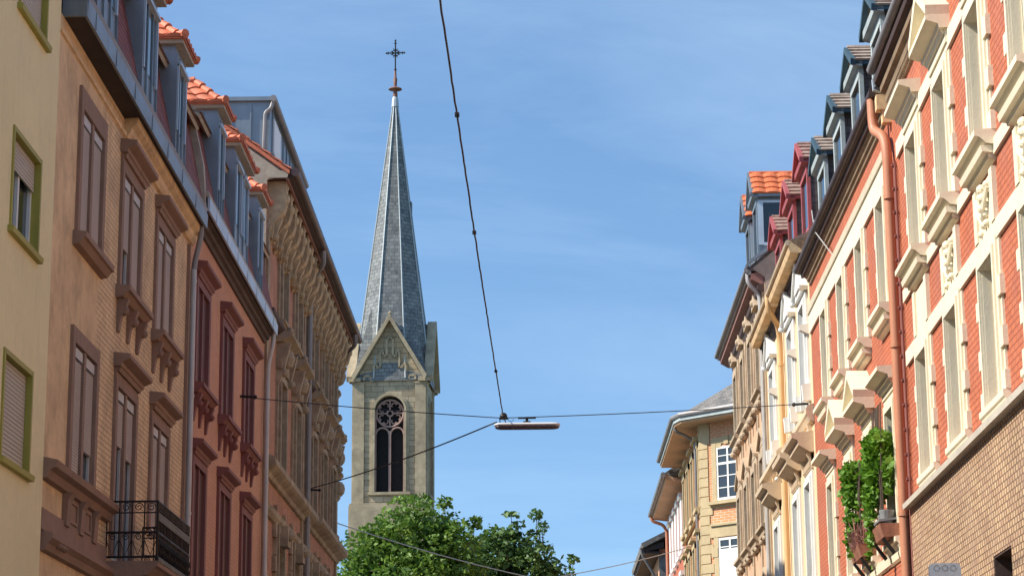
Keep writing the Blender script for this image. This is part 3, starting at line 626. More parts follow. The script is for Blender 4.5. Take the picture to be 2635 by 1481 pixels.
# ---- red brick house with tiled ground floor
H = thing('red_brick_house', (PA[0], PA[1], 0), 'nearest red brick house on the right, broad cream bands above a tan tiled wall', 'house', rz=-1.09)
ac = [-2.42, -5.30, -8.20, -11.10, -14.0]; aw = 1.0
UL = -20.0
holes = [(c - aw / 2, c + aw / 2, z0, z1) for c in ac for z0, z1 in ((6.75, 8.55), (10.05, 11.95))]
MB(-1).wall(UL, 0, 6.5, 13.7, holes, .5).build('wall', 'red_brick', H)
kw = dict(sw=.30, proud=.09, steps=3, rec=.10, lining=.32, infill='glass', frame='white_paint', ears=True, bars=(2, 2))
W = window(-1, H, (0, ac[0], 10.05), aw, 1.90, 'cream_paint', 'cream_paint', hood=('flat', .34, .20, .05), sill=('stepped', .28), **kw)
put(H, W, [(ac[2], 10.05), (ac[4], 10.05)])
W2 = window(-1, H, (0, ac[1], 10.05), aw, 1.90, 'cream_paint', 'cream_paint', hood=('pediment', .34, .20, .05), sill=('stepped', .28), **kw)
put(H, W2, [(ac[3], 10.05)])
W3 = window(-1, H, (0, ac[0], 6.75), aw, 1.80, 'cream_paint', 'cream_paint', sill=('plain', .10), **{**kw, 'sw': .28})
put(H, W3, [(c, 6.75) for c in ac[1:]])
b = MB(-1)
for z0, z1 in ((8.69, 8.93), (9.73, 9.93), (12.16, 12.42)):
    us = sorted([UL] + [c + e * .83 for c in ac for e in (-1, 1)] + [-.62])
    b.box(0, .045, UL, -.62, z0, z1)
for i, c in enumerate(ac):    # aprons between the storeys
    b.box(0, .06, c - .72, c - .50, 8.93, 9.62); b.box(0, .06, c + .50, c + .72, 8.93, 9.62); b.box(0, .03, c - .5, c + .5, 8.93, 9.6)
    if i:
        for k in range(5):
            z = 9.5 - k * .12; b.ball((.06, c - .05 * math.sin(k * 2.2), z), .075 - .006 * k); b.ball((.05, c + .2 + .08 * math.sin(k * 1.7), z - .05), .05); b.ball((.05, c - .22 - .06 * math.cos(k), z), .05)
        b.tube([(.06, c - .35, 9.45), (.1, c - .2, 9.2), (.06, c, 9.05), (.1, c + .2, 9.2), (.06, c + .35, 9.45)], .03, 6)
b.build('band_course', 'cream_paint', H)
b = MB(-1)
us = [UL, -8.78, -7.52, -0.5]
b.wall(UL, -.40, 0, 6.44, [(-8.75, -7.5, 4.1, 4.86)], .35, back=7.9); b.v = [(x - .03 if False else x, y, z) for x, y, z in b.v]
T = b.build('tiled_wall', 'tan_tile', H, (-.05, 0, 0))
MB(-1).prof([(-.02, 6.42), (.12, 6.42), (.13, 6.50), (-.02, 6.58)], UL, -.40).build('ledge', 'grey_cream', H, (-.05, 0, 0))
b = MB(-1); b.box(-.34, -.3, -8.76, -7.49, 4.09, 4.87); b.box(-.3, -.01, -7.52, -7.495, 4.1, 4.86); b.box(-.3, -.01, -8.75, -7.5, 4.84, 4.865); b.box(-.3, -.27, -8.2, -8.1, 4.1, 4.86); b.box(-.3, -.27, -8.75, -7.5, 4.45, 4.5); b.build('cellar_window', 'dark_brown_wood', H, (-.05, 0, 0))  # dark back and reveal linings stand in for the shade inside the recess
b = MB(-1); b.box(0, .12, -6.75, -6.6, 4.25, 4.4); b.prof([(0, 4.0), (.2, 3.95), (.22, 4.0), (0, 4.1)], -7.0, -6.2); b.build('wall_bracket', 'iron', H, (-.05, 0, 0))
b = MB(-1)
b.prof([(0, 13.16), (.04, 13.16), (.05, 13.28), (.09, 13.30), (.10, 13.44), (.17, 13.48), (.18, 13.58), (0, 13.64)], UL, -.05)
for k in range(150): b.box(.05, .085, -.2 - k * .13, -.13 - k * .13, 13.20, 13.28)
b.build('cornice', 'olive_brown', H)
b = MB(-1); b.prof([(.14, 13.58), (.26, 13.64), (.27, 13.74), (0, 13.8)], UL, 0); b.build('soffit', 'brown_timber', H)
b = MB(-1); b.tube([(.29, UL, 13.90), (.29, .02, 13.90)], .09, 10); b.build('gutter', 'dull_pipe', H, smooth=True)
MB(-1).prof([(.30, 13.92), (-3.2, 17.4), (-8, 13.8), (0, 13.75)], UL, 0).build('roof', 'dark_slate', H)
b = MB(-1); b.box(.02, .24, -.02, .20, 13.20, 13.46); b.box(.0, .15, 0, .18, 12.98, 13.2); b.build('eave_console', 'beige_plaster', H)
b = MB(-1); b.prof([(.10, 13.50), (.28, 13.55), (.29, 13.75), (.10, 13.75)], .02, .12); b.build('eave_flashing', 'pale_zinc', H)
b = MB(-1); b.pipe([(.27, .36, 13.48), (.27, .34, 13.1), (.26, .30, 12.92), (.14, -.02, 12.72), (.12, -.12, 12.4), (.12, -.15, .2)], .085, 12)
for z in (11.6, 9.1, 6.35, 3.5): b.tube([(.12, -.15, z), (.12, -.15, z + .07)], .095, 12)
b.build('drainpipe', 'terracotta_pipe', H, smooth=True)
b = MB(-1); b.tube([(.04, -.36, 12.2), (.04, -.36, .2)], .028, 6); b.tube([(.05, -.47, 12.1), (.05, -.47, 6.6)], .014, 6)
for k in range(14): b.box(0, .09, -.40, -.33, 6.9 + k * .4, 6.94 + k * .4)
b.build('lightning_conductor', 'maroon_stone', H)

# ---- second red brick house
H = thing('red_brick_house', (PA[0], PA[1], 0), 'red brick house with narrow cream windows, pedimented hoods and planted window sills', 'house', rz=-.47)
BLn = 12.95
bc = [1.62, 4.45, 7.35, 10.25]; bw = .86
bc = [1.45, 4.30, 7.20, 10.15]
holes = [(c - bw / 2, c + bw / 2, z0, z1) for c in bc for z0, z1 in ((10.06, 12.0), (6.15, 8.35), (2.4, 4.6))]
MB(-1).wall(0, BLn, 0, 13.5, holes, .4).build('wall', 'red_brick', H)
kw = dict(sw=.26, proud=.08, steps=2, rec=.10, lining=.22, infill='glass', frame='white_paint', ears=True, bars=(2, 3))
W = window(-1, H, (0, bc[0], 10.06), bw, 1.94, 'cream_paint', 'cream_paint', sill=('stepped', .26), **kw); put(H, W, [(c, 10.06) for c in bc[1:]])
W = window(-1, H, (0, bc[0], 6.15), bw, 2.20, 'cream_paint', 'cream_paint', hood=('flat', .34, .16, .10), sill=('plain', .16), **kw); put(H, W, [(bc[3], 6.15)] + [(c, 2.4) for c in bc])
W = window(-1, H, (0, bc[1], 6.15), bw, 2.20, 'cream_paint', 'cream_paint', hood=('pediment', .38, .16, .10), sill=('plain', .16), **kw); put(H, W, [(bc[2], 6.15)])
b = MB(-1); b.prof([(0, 12.12), (.05, 12.12), (.05, 12.52), (0, 12.52)], .35, BLn); b.prof([(0, 12.52), (.08, 12.54), (.10, 12.60), (.06, 12.63), (.09, 12.70), (0, 12.74)], .35, BLn)
b.prof([(0, 5.80), (.06, 5.82), (.08, 5.98), (0, 6.02)], .2, BLn); b.build('band_course', 'cream_paint', H)
b = MB(-1); b.prof([(0, 13.14), (.04, 13.16), (.05, 13.22), (.09, 13.24), (.10, 13.30), (.14, 13.32), (.15, 13.38), (0, 13.40)], .3, BLn - .3); b.build('cornice', 'olive_brown', H)
b = MB(-1); b.prof([(.13, 13.37), (.19, 13.36), (.20, 13.45), (.13, 13.46)], .2, BLn - .1); b.prof([(.0, 13.43), (.26, 13.46), (.26, 13.5), (0, 13.5)], .2, BLn - .05); b.build('soffit', 'brown_timber', H)
b = MB(-1)
for a_, c_ in ((.15, BLn),):
    b.tube([(.26, a_, 13.56), (.26, c_, 13.56)], .085, 10)
b.build('gutter', 'brown_gutter', H, smooth=True)
MB(-1).prof([(.27, 13.58), (-2.8, 17.0), (-8, 13.6), (0, 13.45)], 0, BLn).build('roof', 'dark_slate', H)
b = MB(-1); b.pipe([(.30, 9.4, 14.0), (.28, 9.2, 13.5), (.06, 8.2, 12.75)], .012, 5); b.tube([(.29, 9.3, 13.75), (.1, 7.9, 13.35)], .012, 5); b.build('stay_rod', 'grey_pipe', H)
def dormer_right(par, u0, u1, zb, ze, rise, of, fr, verge, cheek, tile, back=2.2, glassface=False, barrel=.0):
    """gable fronted dormer; near slope and near cheek face the camera"""
    s = -1; um = (u0 + u1) / 2; oh = .20; D = MB(s)
    D.box(of - back, of - .02, u0, u1, zb, ze + .02); D = D.build('dormer', cheek, par)
    f = MB(s)
    for a, c in ((u0 - .02, u0 + .12), (u1 - .12, u1 + .02)): f.box(of - .04, of + .04, a, c, zb, ze)
    f.box(of - .03, of + .03, u0, u1, zb + .35, zb + .47); f.box(of - .03, of + .05, u0, u1, ze - .22, ze)
    f.slab([(u0 - oh * .4, ze), (u1 + oh * .4, ze), (um, ze + rise * .95)], of - .03, of + .06)
    f.prof([(of, ze - .06), (of + .16, ze - .02), (of + .18, ze + .08), (of, ze + .1)], u0 - oh, u1 + oh); f.build('dormer_front', fr, D)
    MB(s).box(of - .015, of, u0 + .12, u1 - .12, zb + .47, ze - .22).build('dormer_window', 'window_glass', D)
    v = MB(s)
    for e in (-1, 1):
        ue = um + e * ((u1 - u0) / 2 + oh)
        v.slab([(ue, ze - .04), (um, ze + rise + .02), (um, ze + rise + .14), (ue + e * .03, ze + .08)], of + .12, of + .22)
        v.prof([(of - back, ze - .02), (of + .12, ze - .02), (of + .12, ze + .05), (of - back, ze + .05)], min(ue, ue - e * .12), max(ue, ue - e * .12))
    v.build('verge_board', verge, D)
    r = MB(s); o1, o2 = of + .16, of - back; zr = ze + rise + .13
    e0 = u0 - oh - .02; e1 = u1 + oh + .02
    r.tiles((o2, e0, ze + .05), (o1, e0, ze + .05), (o1, um, zr), (o2, um, zr), 6, 4, barrel, .035); r.tiles((o1, e1, ze + .05), (o2, e1, ze + .05), (o2, um, zr), (o1, um, zr), 6, 4, barrel, .035)
    r.tube([(o1, um, zr), (o2, um, zr)], .05, 6); r.build('dormer_roof', tile, D)
    return D
for y in (38.05, 41.0, 43.95, 46.9):
    dormer_right(H, y - PA[1], y + 1.3 - PA[1], 13.6, 15.45, .46, -.15, 'weathered_teal', 'dark_teal', 'dark_slate', 'old_tile')

# window boxes and climbers on the sills of the second red house (separate things)
def leafblob(mb, c, rad, n, size, rnd, shell=.5):
    for _ in range(n):
        d = Vector((rnd.gauss(0, 1), rnd.gauss(0, 1), rnd.gauss(0, 1))).normalized(); q = rnd.random() ** (1 / 3) * (1 - shell) + shell
        p = Vector(c) + Vector((d.x * rad[0], d.y * rad[1], d.z * rad[2])) * q
        a = Vector((rnd.gauss(0, 1), rnd.gauss(0, 1), rnd.gauss(0, .6))).normalized(); k = a.cross(Vector((rnd.gauss(0, 1), rnd.gauss(0, 1), rnd.gauss(0, 1)))).normalized()
        s_ = size * rnd.choice((.5, .7, .9, 1.0, 1.2, 1.6))
        i = [mb.P(*(p + a * s_)), mb.P(*(p + k * s_ * .55 + a * .1 * s_)), mb.P(*(p - a * s_)), mb.P(*(p - k * s_ * .55 + a * .1 * s_))]; mb.f.append(i)
rnd = random.Random(3)
def on_b(u, o, z): 
    a = R_(.47); return (PA[0] + math.sin(a) * u - math.cos(a) * o, PA[1] + math.cos(a) * u + math.sin(a) * o, z)
for (u, lab, lab2, lean) in ((bc[0], 'window box with grey pots on the sill beside the terracotta drainpipe', 'taller green climber around the window beside the terracotta drainpipe', 1),
                             (bc[1], 'window box with dried red plants on the sill of the second window from the drainpipe', 'lower green climber hanging at the second window from the drainpipe', 0)):
    X = on_b(u, 0, 6.15)
    T = thing('window_box', X, lab, 'window box', rz=-.47, group='planted window boxes')
    b = MB(-1); b.prof([(.02, .0), (.32, .0), (.38, .22), (.02, .22)], -.62, .62); b.build('trough', 'terracotta_pot', T)
    MB(-1).box(.05, .34, -.58, .58, .20, .225).build('soil', 'soil', T)
    b = MB(-1); b.prof([(.16, -.28), (.34, -.02), (.30, 0), (.12, -.24)], -.52, -.44); b.prof([(.16, -.28), (.34, -.02), (.30, 0), (.12, -.24)], .44, .52); b.build('support_bracket', 'iron', T)
    if lean:
        b = MB(-1); b.lathe((.22, -.38, .22), [(.09, 0), (.13, .22), (.13, .24)], 12); b.lathe((.22, -.05, .22), [(.08, 0), (.11, .18), (.11, .2)], 12); b.prof([(.05, .3), (.38, .26), (.38, .30), (.05, .34)], -.5, .1); b.build('flower_pot', 'grey_cheek', T)
    else:
        b = MB(-1)
        for _ in range(120):
            u_ = rnd.uniform(-.6, .6); o_ = rnd.uniform(.1, .42); b.tube([(o_, u_, .2), (o_ + rnd.uniform(-.1, .15), u_ + rnd.uniform(-.2, .2), .2 + rnd.uniform(.1, .5))], .007, 4)
        leafblob(b, (.25, 0, .32), (.22, .6, .2), 260, .035, rnd, .1); b.build('dried_plant', 'dried_stems', T)
    V = thing('climbing_plant', on_b(u, .05, 6.35), lab2, 'plant', rz=-.47, group='climbers on the window sills')
    st = MB(-1)
    for _ in range(14):
        u_ = rnd.uniform(-.5, .5); st.tube([(.2, u_ * .5, 0), (.25, u_, .9), (.22, u_ * 1.1, 1.5 + (.55 if lean else 0))], .010, 5)
    st.build('stem', 'bark', V)
    b = MB(-1)
    if lean:
        for c, r, n in (((.22, 0, 1.38), (.25, .60, .30), 700), ((.24, .15, 1.08), (.25, .5, .34), 560), ((.26, .25, .70), (.20, .36, .34), 330), ((.12, -.35, .95), (.12, .25, .45), 200), ((.34, .45, .30), (.10, .2, .35), 110), ((.36, .4, -.15), (.06, .10, .30), 50)):
            leafblob(b, c, r, n, .07, rnd, .1)
    else:
        for c, r, n in (((.26, .1, 1.34), (.26, .54, .26), 520), ((.28, .2, 1.04), (.24, .44, .30), 400), ((.30, .3, .62), (.14, .24, .36), 170), ((.18, -.25, .7), (.12, .2, .35), 100), ((.38, .25, .15), (.06, .12, .35), 50), ((.12, -.5, -.05), (.08, .10, .35), 70)):
            leafblob(b, c, r, n, .065, rnd, .1)
    b.build('foliage', 'vine_leaves', V)

# ---- peach house with white windows
PC = (6.055, 49.6)
H = thing('peach_house', (PC[0], PC[1], 0), 'peach rendered house with bright white windows, carved finials and a long balcony cornice', 'house', rz=-.47)
Cn = 10.75
pc = [1.25, 4.0, 8.9]; pw = 1.05
holes = [(c - pw / 2, c + pw / 2, z0, z1) for c in pc[:3] for z0, z1 in ((10.72, 13.0), (6.6, 8.95), (2.9, 5.2))]
MB(-1).wall(0, Cn, 0, 14.2, holes, .3).build('wall', 'peach_render', H)
kw = dict(sw=.24, proud=.09, steps=2, rec=.06, infill='glass', frame='white_paint', bars=(2, 2))
W = window(-1, H, (0, pc[0], 10.72), pw, 2.28, 'white_paint', 'white_paint', **kw)
k = MB(-1); k.slab([(-.85, 2.55), (.85, 2.55), (0, 3.30)], 0, .12); k.slab([(-.5, 2.66), (.5, 2.66), (0, 3.1)], .12, .16)
for e in (-1, 1): k.slab([(e * .92, 2.5), (0, 3.34), (0, 3.46), (e * .96, 2.6)], .0, .20)
k.lathe((.13, 0, 3.40), [(.08, 0), (.12, .08), (.06, .16), (.11, .25), (.07, .34), (.02, .38)], 10); k.ball((.16, -.88, 2.56), .08); k.ball((.16, .88, 2.56), .08)
k.prof([(0, 1.5), (.2, 1.6), (.24, 1.7), (0, 1.75)], -.85, -.65); k.prof([(0, 0), (.18, 0), (.2, .35), (0, .4)], -.85, -.65); k.prof([(0, 0), (.18, 0), (.2, .35), (0, .4)], .65, .85)
k.build('gable_hood', 'white_paint', W)
put(H, W, [(c, 10.72) for c in pc[1:3]])
W = window(-1, H, (0, pc[0], 6.6), pw, 2.35, 'white_paint', 'peach_trim', **kw)
k = MB(-1); k.prof([(0, 2.95), (.10, 2.95), (.34, 3.10), (.36, 3.2), (.48, 3.26), (.50, 3.36), (0, 3.42)], -1.0, 1.0); k.box(0, .05, -.78, .78, 2.62, 2.95)
for e in (-1, 1): k.prof([(0, 2.70), (.06, 2.74), (.16, 2.95), (.16, 3.0), (0, 3.0)], e * .72 - .06, e * .72 + .06)
for j in range(8): k.box(.05, .09, -.7 + j * .19, -.6 + j * .19, 2.66, 2.78)
k.build('hood', 'peach_trim', W)
put(H, W, [(c, 6.6) for c in pc[1:3]]); put(H, W, [(c, 2.9) for c in pc[:3]])
b = MB(-1)
for u0, u1, p in ((-.02, 5.8, .18), (5.8, 10.7, .30)):
    b.prof([(0, 10.18), (p * .5, 10.20), (p * .8, 10.30), (p, 10.34), (p, 10.46), (p * .7, 10.54), (0, 10.58)], u0, u1)
b.build('balcony_cornice', 'peach_trim', H)
b = MB(-1)
for u0, n_, p in ((.5, 5, .12), (6.3, 4, .16)):
    for j in range(n_):
        u = u0 + j * 1.15; b.prof([(0, 9.90), (.04, 9.92), (.07, 10.02), (p * .9, 10.1), (p, 10.2), (0, 10.2)], u - .06, u + .06)
b.build('console', 'peach_trim', H)
b = MB(-1)
for u0, n_, p in ((.5, 5, .15), (6.3, 4, .2)):
    for j in range(n_): b.ball((p - .05, u0 + j * 1.15, 10.0), .06)
b.build('console_ball', 'white_paint', H)
b = MB(-1); b.prof([(0, 13.72), (.04, 13.74), (.06, 13.84), (.11, 13.88), (.12, 13.98), (.18, 14.0), (0, 14.04)], .05, Cn); b.build('cornice', 'brown_timber', H)
b = MB(-1)
for u0, u1 in ((.12, 5.3), (5.6, Cn)): b.prof([(.10, 14.02), (.38, 14.04), (.42, 14.14), (.38, 14.32), (.0, 14.40), (.0, 14.02)], u0, u1)
b.build('boxed_eave', 'beige_plaster', H)
b = MB(-1)
for u0, u1 in ((.12, 5.3), (5.6, Cn)): b.tube([(.43, u0, 14.26), (.43, u1, 14.26)], .065, 8)
b.build('gutter', 'peach_trim', H, smooth=True)
MB(-1).prof([(.4, 14.32), (.0, 14.5), (-2.8, 17.9), (-8, 14.2), (0, 14.0)], .12, Cn).build('roof', 'brown_tile', H)
b = MB(-1); b.pipe([(.42, 5.45, 14.3), (.42, 5.45, 14.0), (.36, 5.5, 13.85), (.14, 5.9, 13.6), (.10, 6.0, 13.3), (.10, 6.0, .2)], .07, 10)
for z in (12.6, 9.8, 7.0): b.tube([(.10, 6.0, z), (.10, 6.0, z + .07)], .08, 10)
b.build('drainpipe', 'peach_pipe', H, smooth=True)
for y in (50.4, 53.55, 56.95):
    dormer_right(H, y - PC[1], y + 1.35 - PC[1], 14.4, 16.32, .52, -.17, 'mauve_red', 'mauve_red', 'dark_slate', 'brown_tile')

# ---- pink sandstone house
PD = (6.145, 60.35)
H = thing('pink_sandstone_house', (PD[0], PD[1], 0), 'pinkish sandstone house with wide brown eaves and orange tiled zinc dormers', 'house', rz=-.25)
Dn = 10.65
dcx = [1.45, 4.1, 6.7, 9.3]; dw = .95
holes = [(c - dw / 2, c + dw / 2, z0, z1) for c in dcx for z0, z1 in ((13.1, 15.05), (9.4, 11.25), (5.6, 7.6), (2.2, 4.2))]
MB(-1).wall(0, Dn, 0, 15.9, holes, .3).build('wall', 'pink_sandstone', H)
kw = dict(sw=.40, proud=.12, steps=2, rec=.1, infill='glass', frame='dull_white', bars=(2, 3))
W = window(-1, H, (0, dcx[0], 13.1), dw, 1.95, 'grey_sandstone', 'grey_sandstone', sill=('stepped', .26), **kw)
k = MB(-1); k.slab([(-.5, 2.35), (.5, 2.35), (0, 2.75)], 0, .2); k.ball((.15, 0, 2.5), .13); k.ball((.16, .5, -.42), .12); k.ball((.16, -.5, -.42), .12); k.build('carved_head', 'grey_sandstone', W)
put(H, W, [(c, 13.1) for c in dcx[1:]])
W = window(-1, H, (0, dcx[0], 9.4), dw, 1.85, 'grey_sandstone', 'grey_sandstone', sill=('stepped', .24), **kw)
k = MB(-1); k.slab([(-.85, 2.25), (.85, 2.25), (0, 2.62)], 0, .07)
for e in (-1, 1): k.slab([(e * .9, 2.2), (0, 2.62), (0, 2.72), (e * .9, 2.30)], 0, .15)
k.ball((.10, .5, -.36), .09); k.ball((.10, -.5, -.36), .09); k.build('hood', 'grey_sandstone', W)
put(H, W, [(c, 9.4) for c in dcx[1:]] + [(c, 5.6) for c in dcx] + [(c, 2.2) for c in dcx])
b = MB(-1)
for c in [0.12] + [(a + c) / 2 for a, c in zip(dcx, dcx[1:])] + [Dn - .22]: b.box(0, .05, c - .12, c + .12, 0, 15.6)
b.build('pilaster', 'grey_sandstone', H)
MB(-1).prof([(0, 15.45), (.05, 15.47), (.08, 15.6), (.16, 15.68), (.18, 15.8), (0, 15.85)], 0, Dn).build('cornice', 'dark_brown_wood', H)
b = MB(-1); b.prof([(.10, 15.82), (.34, 15.96), (.36, 16.1), (0, 16.2), (0, 15.82)], 0, Dn + 1.1); b.build('soffit', 'mauve_timber', H)
b = MB(-1); b.tube([(.44, 0, 16.22), (.44, Dn + 1.2, 16.22)], .09, 10); b.prof([(.34, 16.08), (.42, 16.08), (.42, 16.2), (.34, 16.2)], 0, Dn + 1.18); b.build('gutter', 'dull_pipe', H, smooth=True)
MB(-1).prof([(.46, 16.24), (-2.8, 18.9), (-8, 16.2), (0, 16.1)], 0, Dn + 1.1).build('roof', 'grey_roof', H)
MB(-1).prof([(.50, 16.30), (.40, 16.45), (-.8, 17.35), (-.8, 17.15)], -.14, .02).build('roof_flashing', 'zinc', H)
b = MB(-1); b.prof([(-.02, 14.2), (-.02, 16.0), (.30, 16.25), (-.8, 17.15), (-6, 17.15), (-6, 14.2)], -.04, 0); b.build('side_wall', 'party_wall', H)
b = MB(-1); b.pipe([(.43, .15, 16.15), (.42, .15, 15.9), (.30, .18, 15.75), (.12, .25, 15.6), (.10, .25, 15.3), (.10, .25, .2)], .06, 8); b.build('drainpipe', 'grey_pipe', H, smooth=True)
for y in (62.5, 65.0):
    D = dormer_right(H, y - PD[1], y + 1.15 - PD[1], 16.6, 18.85, .75, -.10, 'zinc', 'zinc', 'zinc', 'orange_tile', barrel=.04)
    b = MB(-1); u = y - PD[1]
    b.box(-1.1, -.25, u - .012, u, 17.5, 18.7); b.build('side_pane', 'window_glass', D)
    b = MB(-1)
    for a, c, e, f in ((-1.16, -1.1, 17.45, 18.75), (-.25, -.10, 17.45, 18.75), (-1.1, -.25, 18.68, 18.75), (-1.1, -.25, 17.43, 17.52)): b.box(a, c, u - .04, u, e, f)
    b.build('side_pane_frame', 'pale_zinc', D)

# ---- corner house with chamfered corner (beyond the side street)
H = thing('corner_house', (6.26, 88, 0), 'corner house of orange brick with sandstone quoins and wide overhanging eaves', 'house')
pts = [(0, 0), (2.6, -2.6), (10, -2.6), (10, 11), (0.04, 11)]
def poly(mb, pts, z0, z1, sc_=1.0, grow=0.0):
    n = len(pts); a = [mb.P(x, y, z0) for x, y in pts]; b_ = [mb.P(x, y, z1) for x, y in pts]
    for k in range(n): mb.f.append([a[k], a[(k + 1) % n], b_[(k + 1) % n], b_[k]])
    mb.f.append(a); mb.f.append(b_)
b = MB(); poly(b, pts, 0, 17.0); b.build('wall', 'orange_brick', H)
ev = [(-.95, .3), (-.75, -.45), (2.35, -3.5), (10.9, -3.5), (10.9, 11.6), (-.95, 11.0)]
b = MB(); poly(b, ev, 16.72, 16.80); b.build('soffit', 'pink_sandstone', H)
b = MB(); poly(b, [(x + (-.06 if x < 9 else .06), y - .06) for x, y in ev], 16.80, 17.0); b.build('fascia', 'weathered_teal', H)
b = MB(); g = [(x - .1, y - .1) for x, y in ev]; b.tube([(ev[5][0] - .1, ev[5][1], 17.02), (ev[0][0] - .1, ev[0][1], 17.02), (ev[1][0] - .05, ev[1][1] - .08, 17.02), (ev[2][0], ev[2][1] - .1, 17.02), (ev[3][0], ev[3][1] - .1, 17.02)], .10, 8); b.build('gutter', 'dull_pipe', H)
b = MB(); i = [b.P(x, y, 17.02) for x, y in ev]; t = [b.P(4.8, 1.2, 20.6), b.P(4.8, 7.5, 20.6)]
for q in ((i[0], i[1], t[0]), (i[1], i[2], t[0]), (i[2], i[3], t[0]), (i[3], i[4], t[1], t[0]), (i[4], i[5], t[1]), (i[5], i[0], t[0], t[1])): b.f.append(list(q))
b.build('roof', 'grey_roof', H)
# chamfer details in a rotated frame
CH = [] ; c45 = math.sqrt(.5)
def ch(mb, s0, s1, z0, z1, p, q=0.0):   # box on the chamfer: s along, p proud, q depth
    P4 = []
    for z in (z0, z1):
        for s_ in (s0, s1):
            for d in (q, p): P4.append(mb.P(s_ * c45 - d * c45, -s_ * c45 - d * c45, z))
    for f in ((0, 1, 3, 2), (4, 6, 7, 5), (0, 4, 5, 1), (2, 3, 7, 6), (0, 2, 6, 4), (1, 5, 7, 3)): mb.f.append([P4[k] for k in f])
b = MB(); k = 0; z = 5.0
while z < 16.5:
    wq = .42 if k % 2 else .58
    if z > 13.6: wq = .40
    ch(b, -.02, wq, z, z + .34, .04); b.box(-.05, .0, .0, wq + .05, z, z + .34); z += .37; k += 1
ch(b, 0, .50, 15.9, 16.7, .035); ch(b, 0, 2.6, 13.42, 13.55, .05); ch(b, .45, 2.3, 13.50, 13.62, .20); ch(b, .45, 2.2, 12.25, 12.68, .07); ch(b, .5, 2.1, 12.68, 12.76, .14)
for s0, s1 in ((.62, .84), (1.96, 2.18)): ch(b, s0, s1, 13.6, 15.95, .06); ch(b, s0, s1, 9.9, 12.3, .06); ch(b, s0 - .12, s1 - .02, 11.5, 11.85, .08)
ch(b, .62, 2.18, 15.85, 16.1, .058); ch(b, .84, 1.1, 15.7, 15.87, .05); ch(b, 1.7, 1.96, 15.7, 15.87, .05); ch(b, 1.28, 1.5, 15.8, 16.12, .10)
b.build('quoins', 'quoin_stone', H)
def chwin(z0, z1, shutter):
    b = MB(); ch(b, .84, 1.96, z0, z1, .012); W = b.build('window', 'window_glass', H)
    f = MB(); 
    for s0 in (.84, 1.36, 1.88): ch(f, s0, s0 + .08, z0, z1, .04)
    for z in (z0, z1 - .08, z0 + (z1 - z0) * .66): ch(f, .84, 1.96, z, z + .09, .045)
    for z in (z0 + (z1 - z0) * .22, z0 + (z1 - z0) * .44, z0 + (z1 - z0) * .82): ch(f, .84, 1.96, z, z + .035, .035)
    f.build('frame', 'white_paint', W)
    if shutter:
        f = MB(); ch(f, .90, 1.92, z0 + .1, z1 - .42, .07); f.build('blind', 'white_paint', W)
chwin(13.66, 15.72, False); chwin(10.2, 12.2, True)
# street side of the corner house
b = MB()
for u in (1.2, 4.0, 6.8, 9.4):
    for z0, z1 in ((13.7, 15.9), (10.2, 12.3), (6.6, 8.7)):
        b.box(-.10, 0, u - .75, u - .5, z0 - .2, z1 + .25); b.box(-.10, 0, u + .5, u + .75, z0 - .2, z1 + .25); b.box(-.12, 0, u - .75, u + .75, z1, z1 + .3); b.box(-.22, 0, u - .8, u + .8, z0 - .3, z0 - .14); b.box(-.25, 0, u - .8, u + .8, z1 + .3, z1 + .42)
b.box(-.12, 0, 0.2, 11, 13.3, 13.5); b.build('stone_trim', 'quoin_stone', H)
b = MB()
for u in (1.2, 4.0, 6.8, 9.4):
    for z0, z1 in ((13.7, 15.9), (10.2, 12.3), (6.6, 8.7)): b.box(-.02, 0, u - .5, u + .5, z0, z1)
b.build('side_window', 'window_glass', H)
b = MB(); b.pipe([(-.95, .8, 16.95), (-.9, .8, 16.6), (-.5, .9, 16.45), (-.12, 1.0, 16.2), (-.12, 1.0, .2)], .06, 8); b.build('drainpipe', 'dull_pipe', H, smooth=True)
T = thing('window_box', (6.26 + 1.4 * c45 - .12, 88 - 1.4 * c45 - .12, 10.15), 'brown window box with small green plants at the white shutter of the corner house', 'window box', rz=-45)
MB().box(-.6, .6, -.16, .12, 0, .26).build('trough', 'terracotta_pot', T)
b = MB(); rnd2 = random.Random(9)
for x in (-.4, 0, .4): leafblob(b, (x, 0, .38), (.2, .12, .16), 70, .05, rnd2, .2)
b.build('foliage', 'vine_leaves', T)

# ---- red house with white windows, behind the corner house
H = thing('red_rendered_house', (6.32, 99.3, 0), 'narrow red rendered house with tall white windows just behind the corner house', 'house', rz=-.2)
MB(-1).wall(0, 13.0, 0, 16.2, [], .2, back=9).build('wall', 'red_brick', H)
b = MB(-1)
for u in (1.6, 4.0, 6.4, 8.8, 11.2):
    for z0, z1 in ((13.3, 15.6), (9.9, 12.2), (6.4, 8.7)): b.box(0, .09, u - .55, u + .55, z0, z1); b.box(0, .2, u - .7, u + .7, z1, z1 + .2); b.box(0, .14, u - .65, u + .65, z0 - .15, z0)
b.build('window', 'white_paint', H)
MB(-1).prof([(0, 16.1), (.8, 16.2), (.85, 16.4), (0, 16.5)], -.2, 13.2).build('soffit', 'pink_sandstone', H)
b = MB(-1); b.tube([(.92, -.3, 16.42), (.92, 13.3, 16.42)], .12, 8); b.build('gutter', 'dull_pipe', H)
MB(-1).prof([(.95, 16.45), (-3, 19), (-9, 16.2), (0, 16.2)], -.2, 13.2).build('roof', 'grey_roof', H)
b = MB(-1); b.pipe([(.9, 12.9, 16.4), (.85, 12.9, 16.1), (.3, 12.9, 15.9), (.13, 12.9, 15.6), (.13, 12.9, .2)], .08, 8); b.build('drainpipe', 'terracotta_pipe', H)

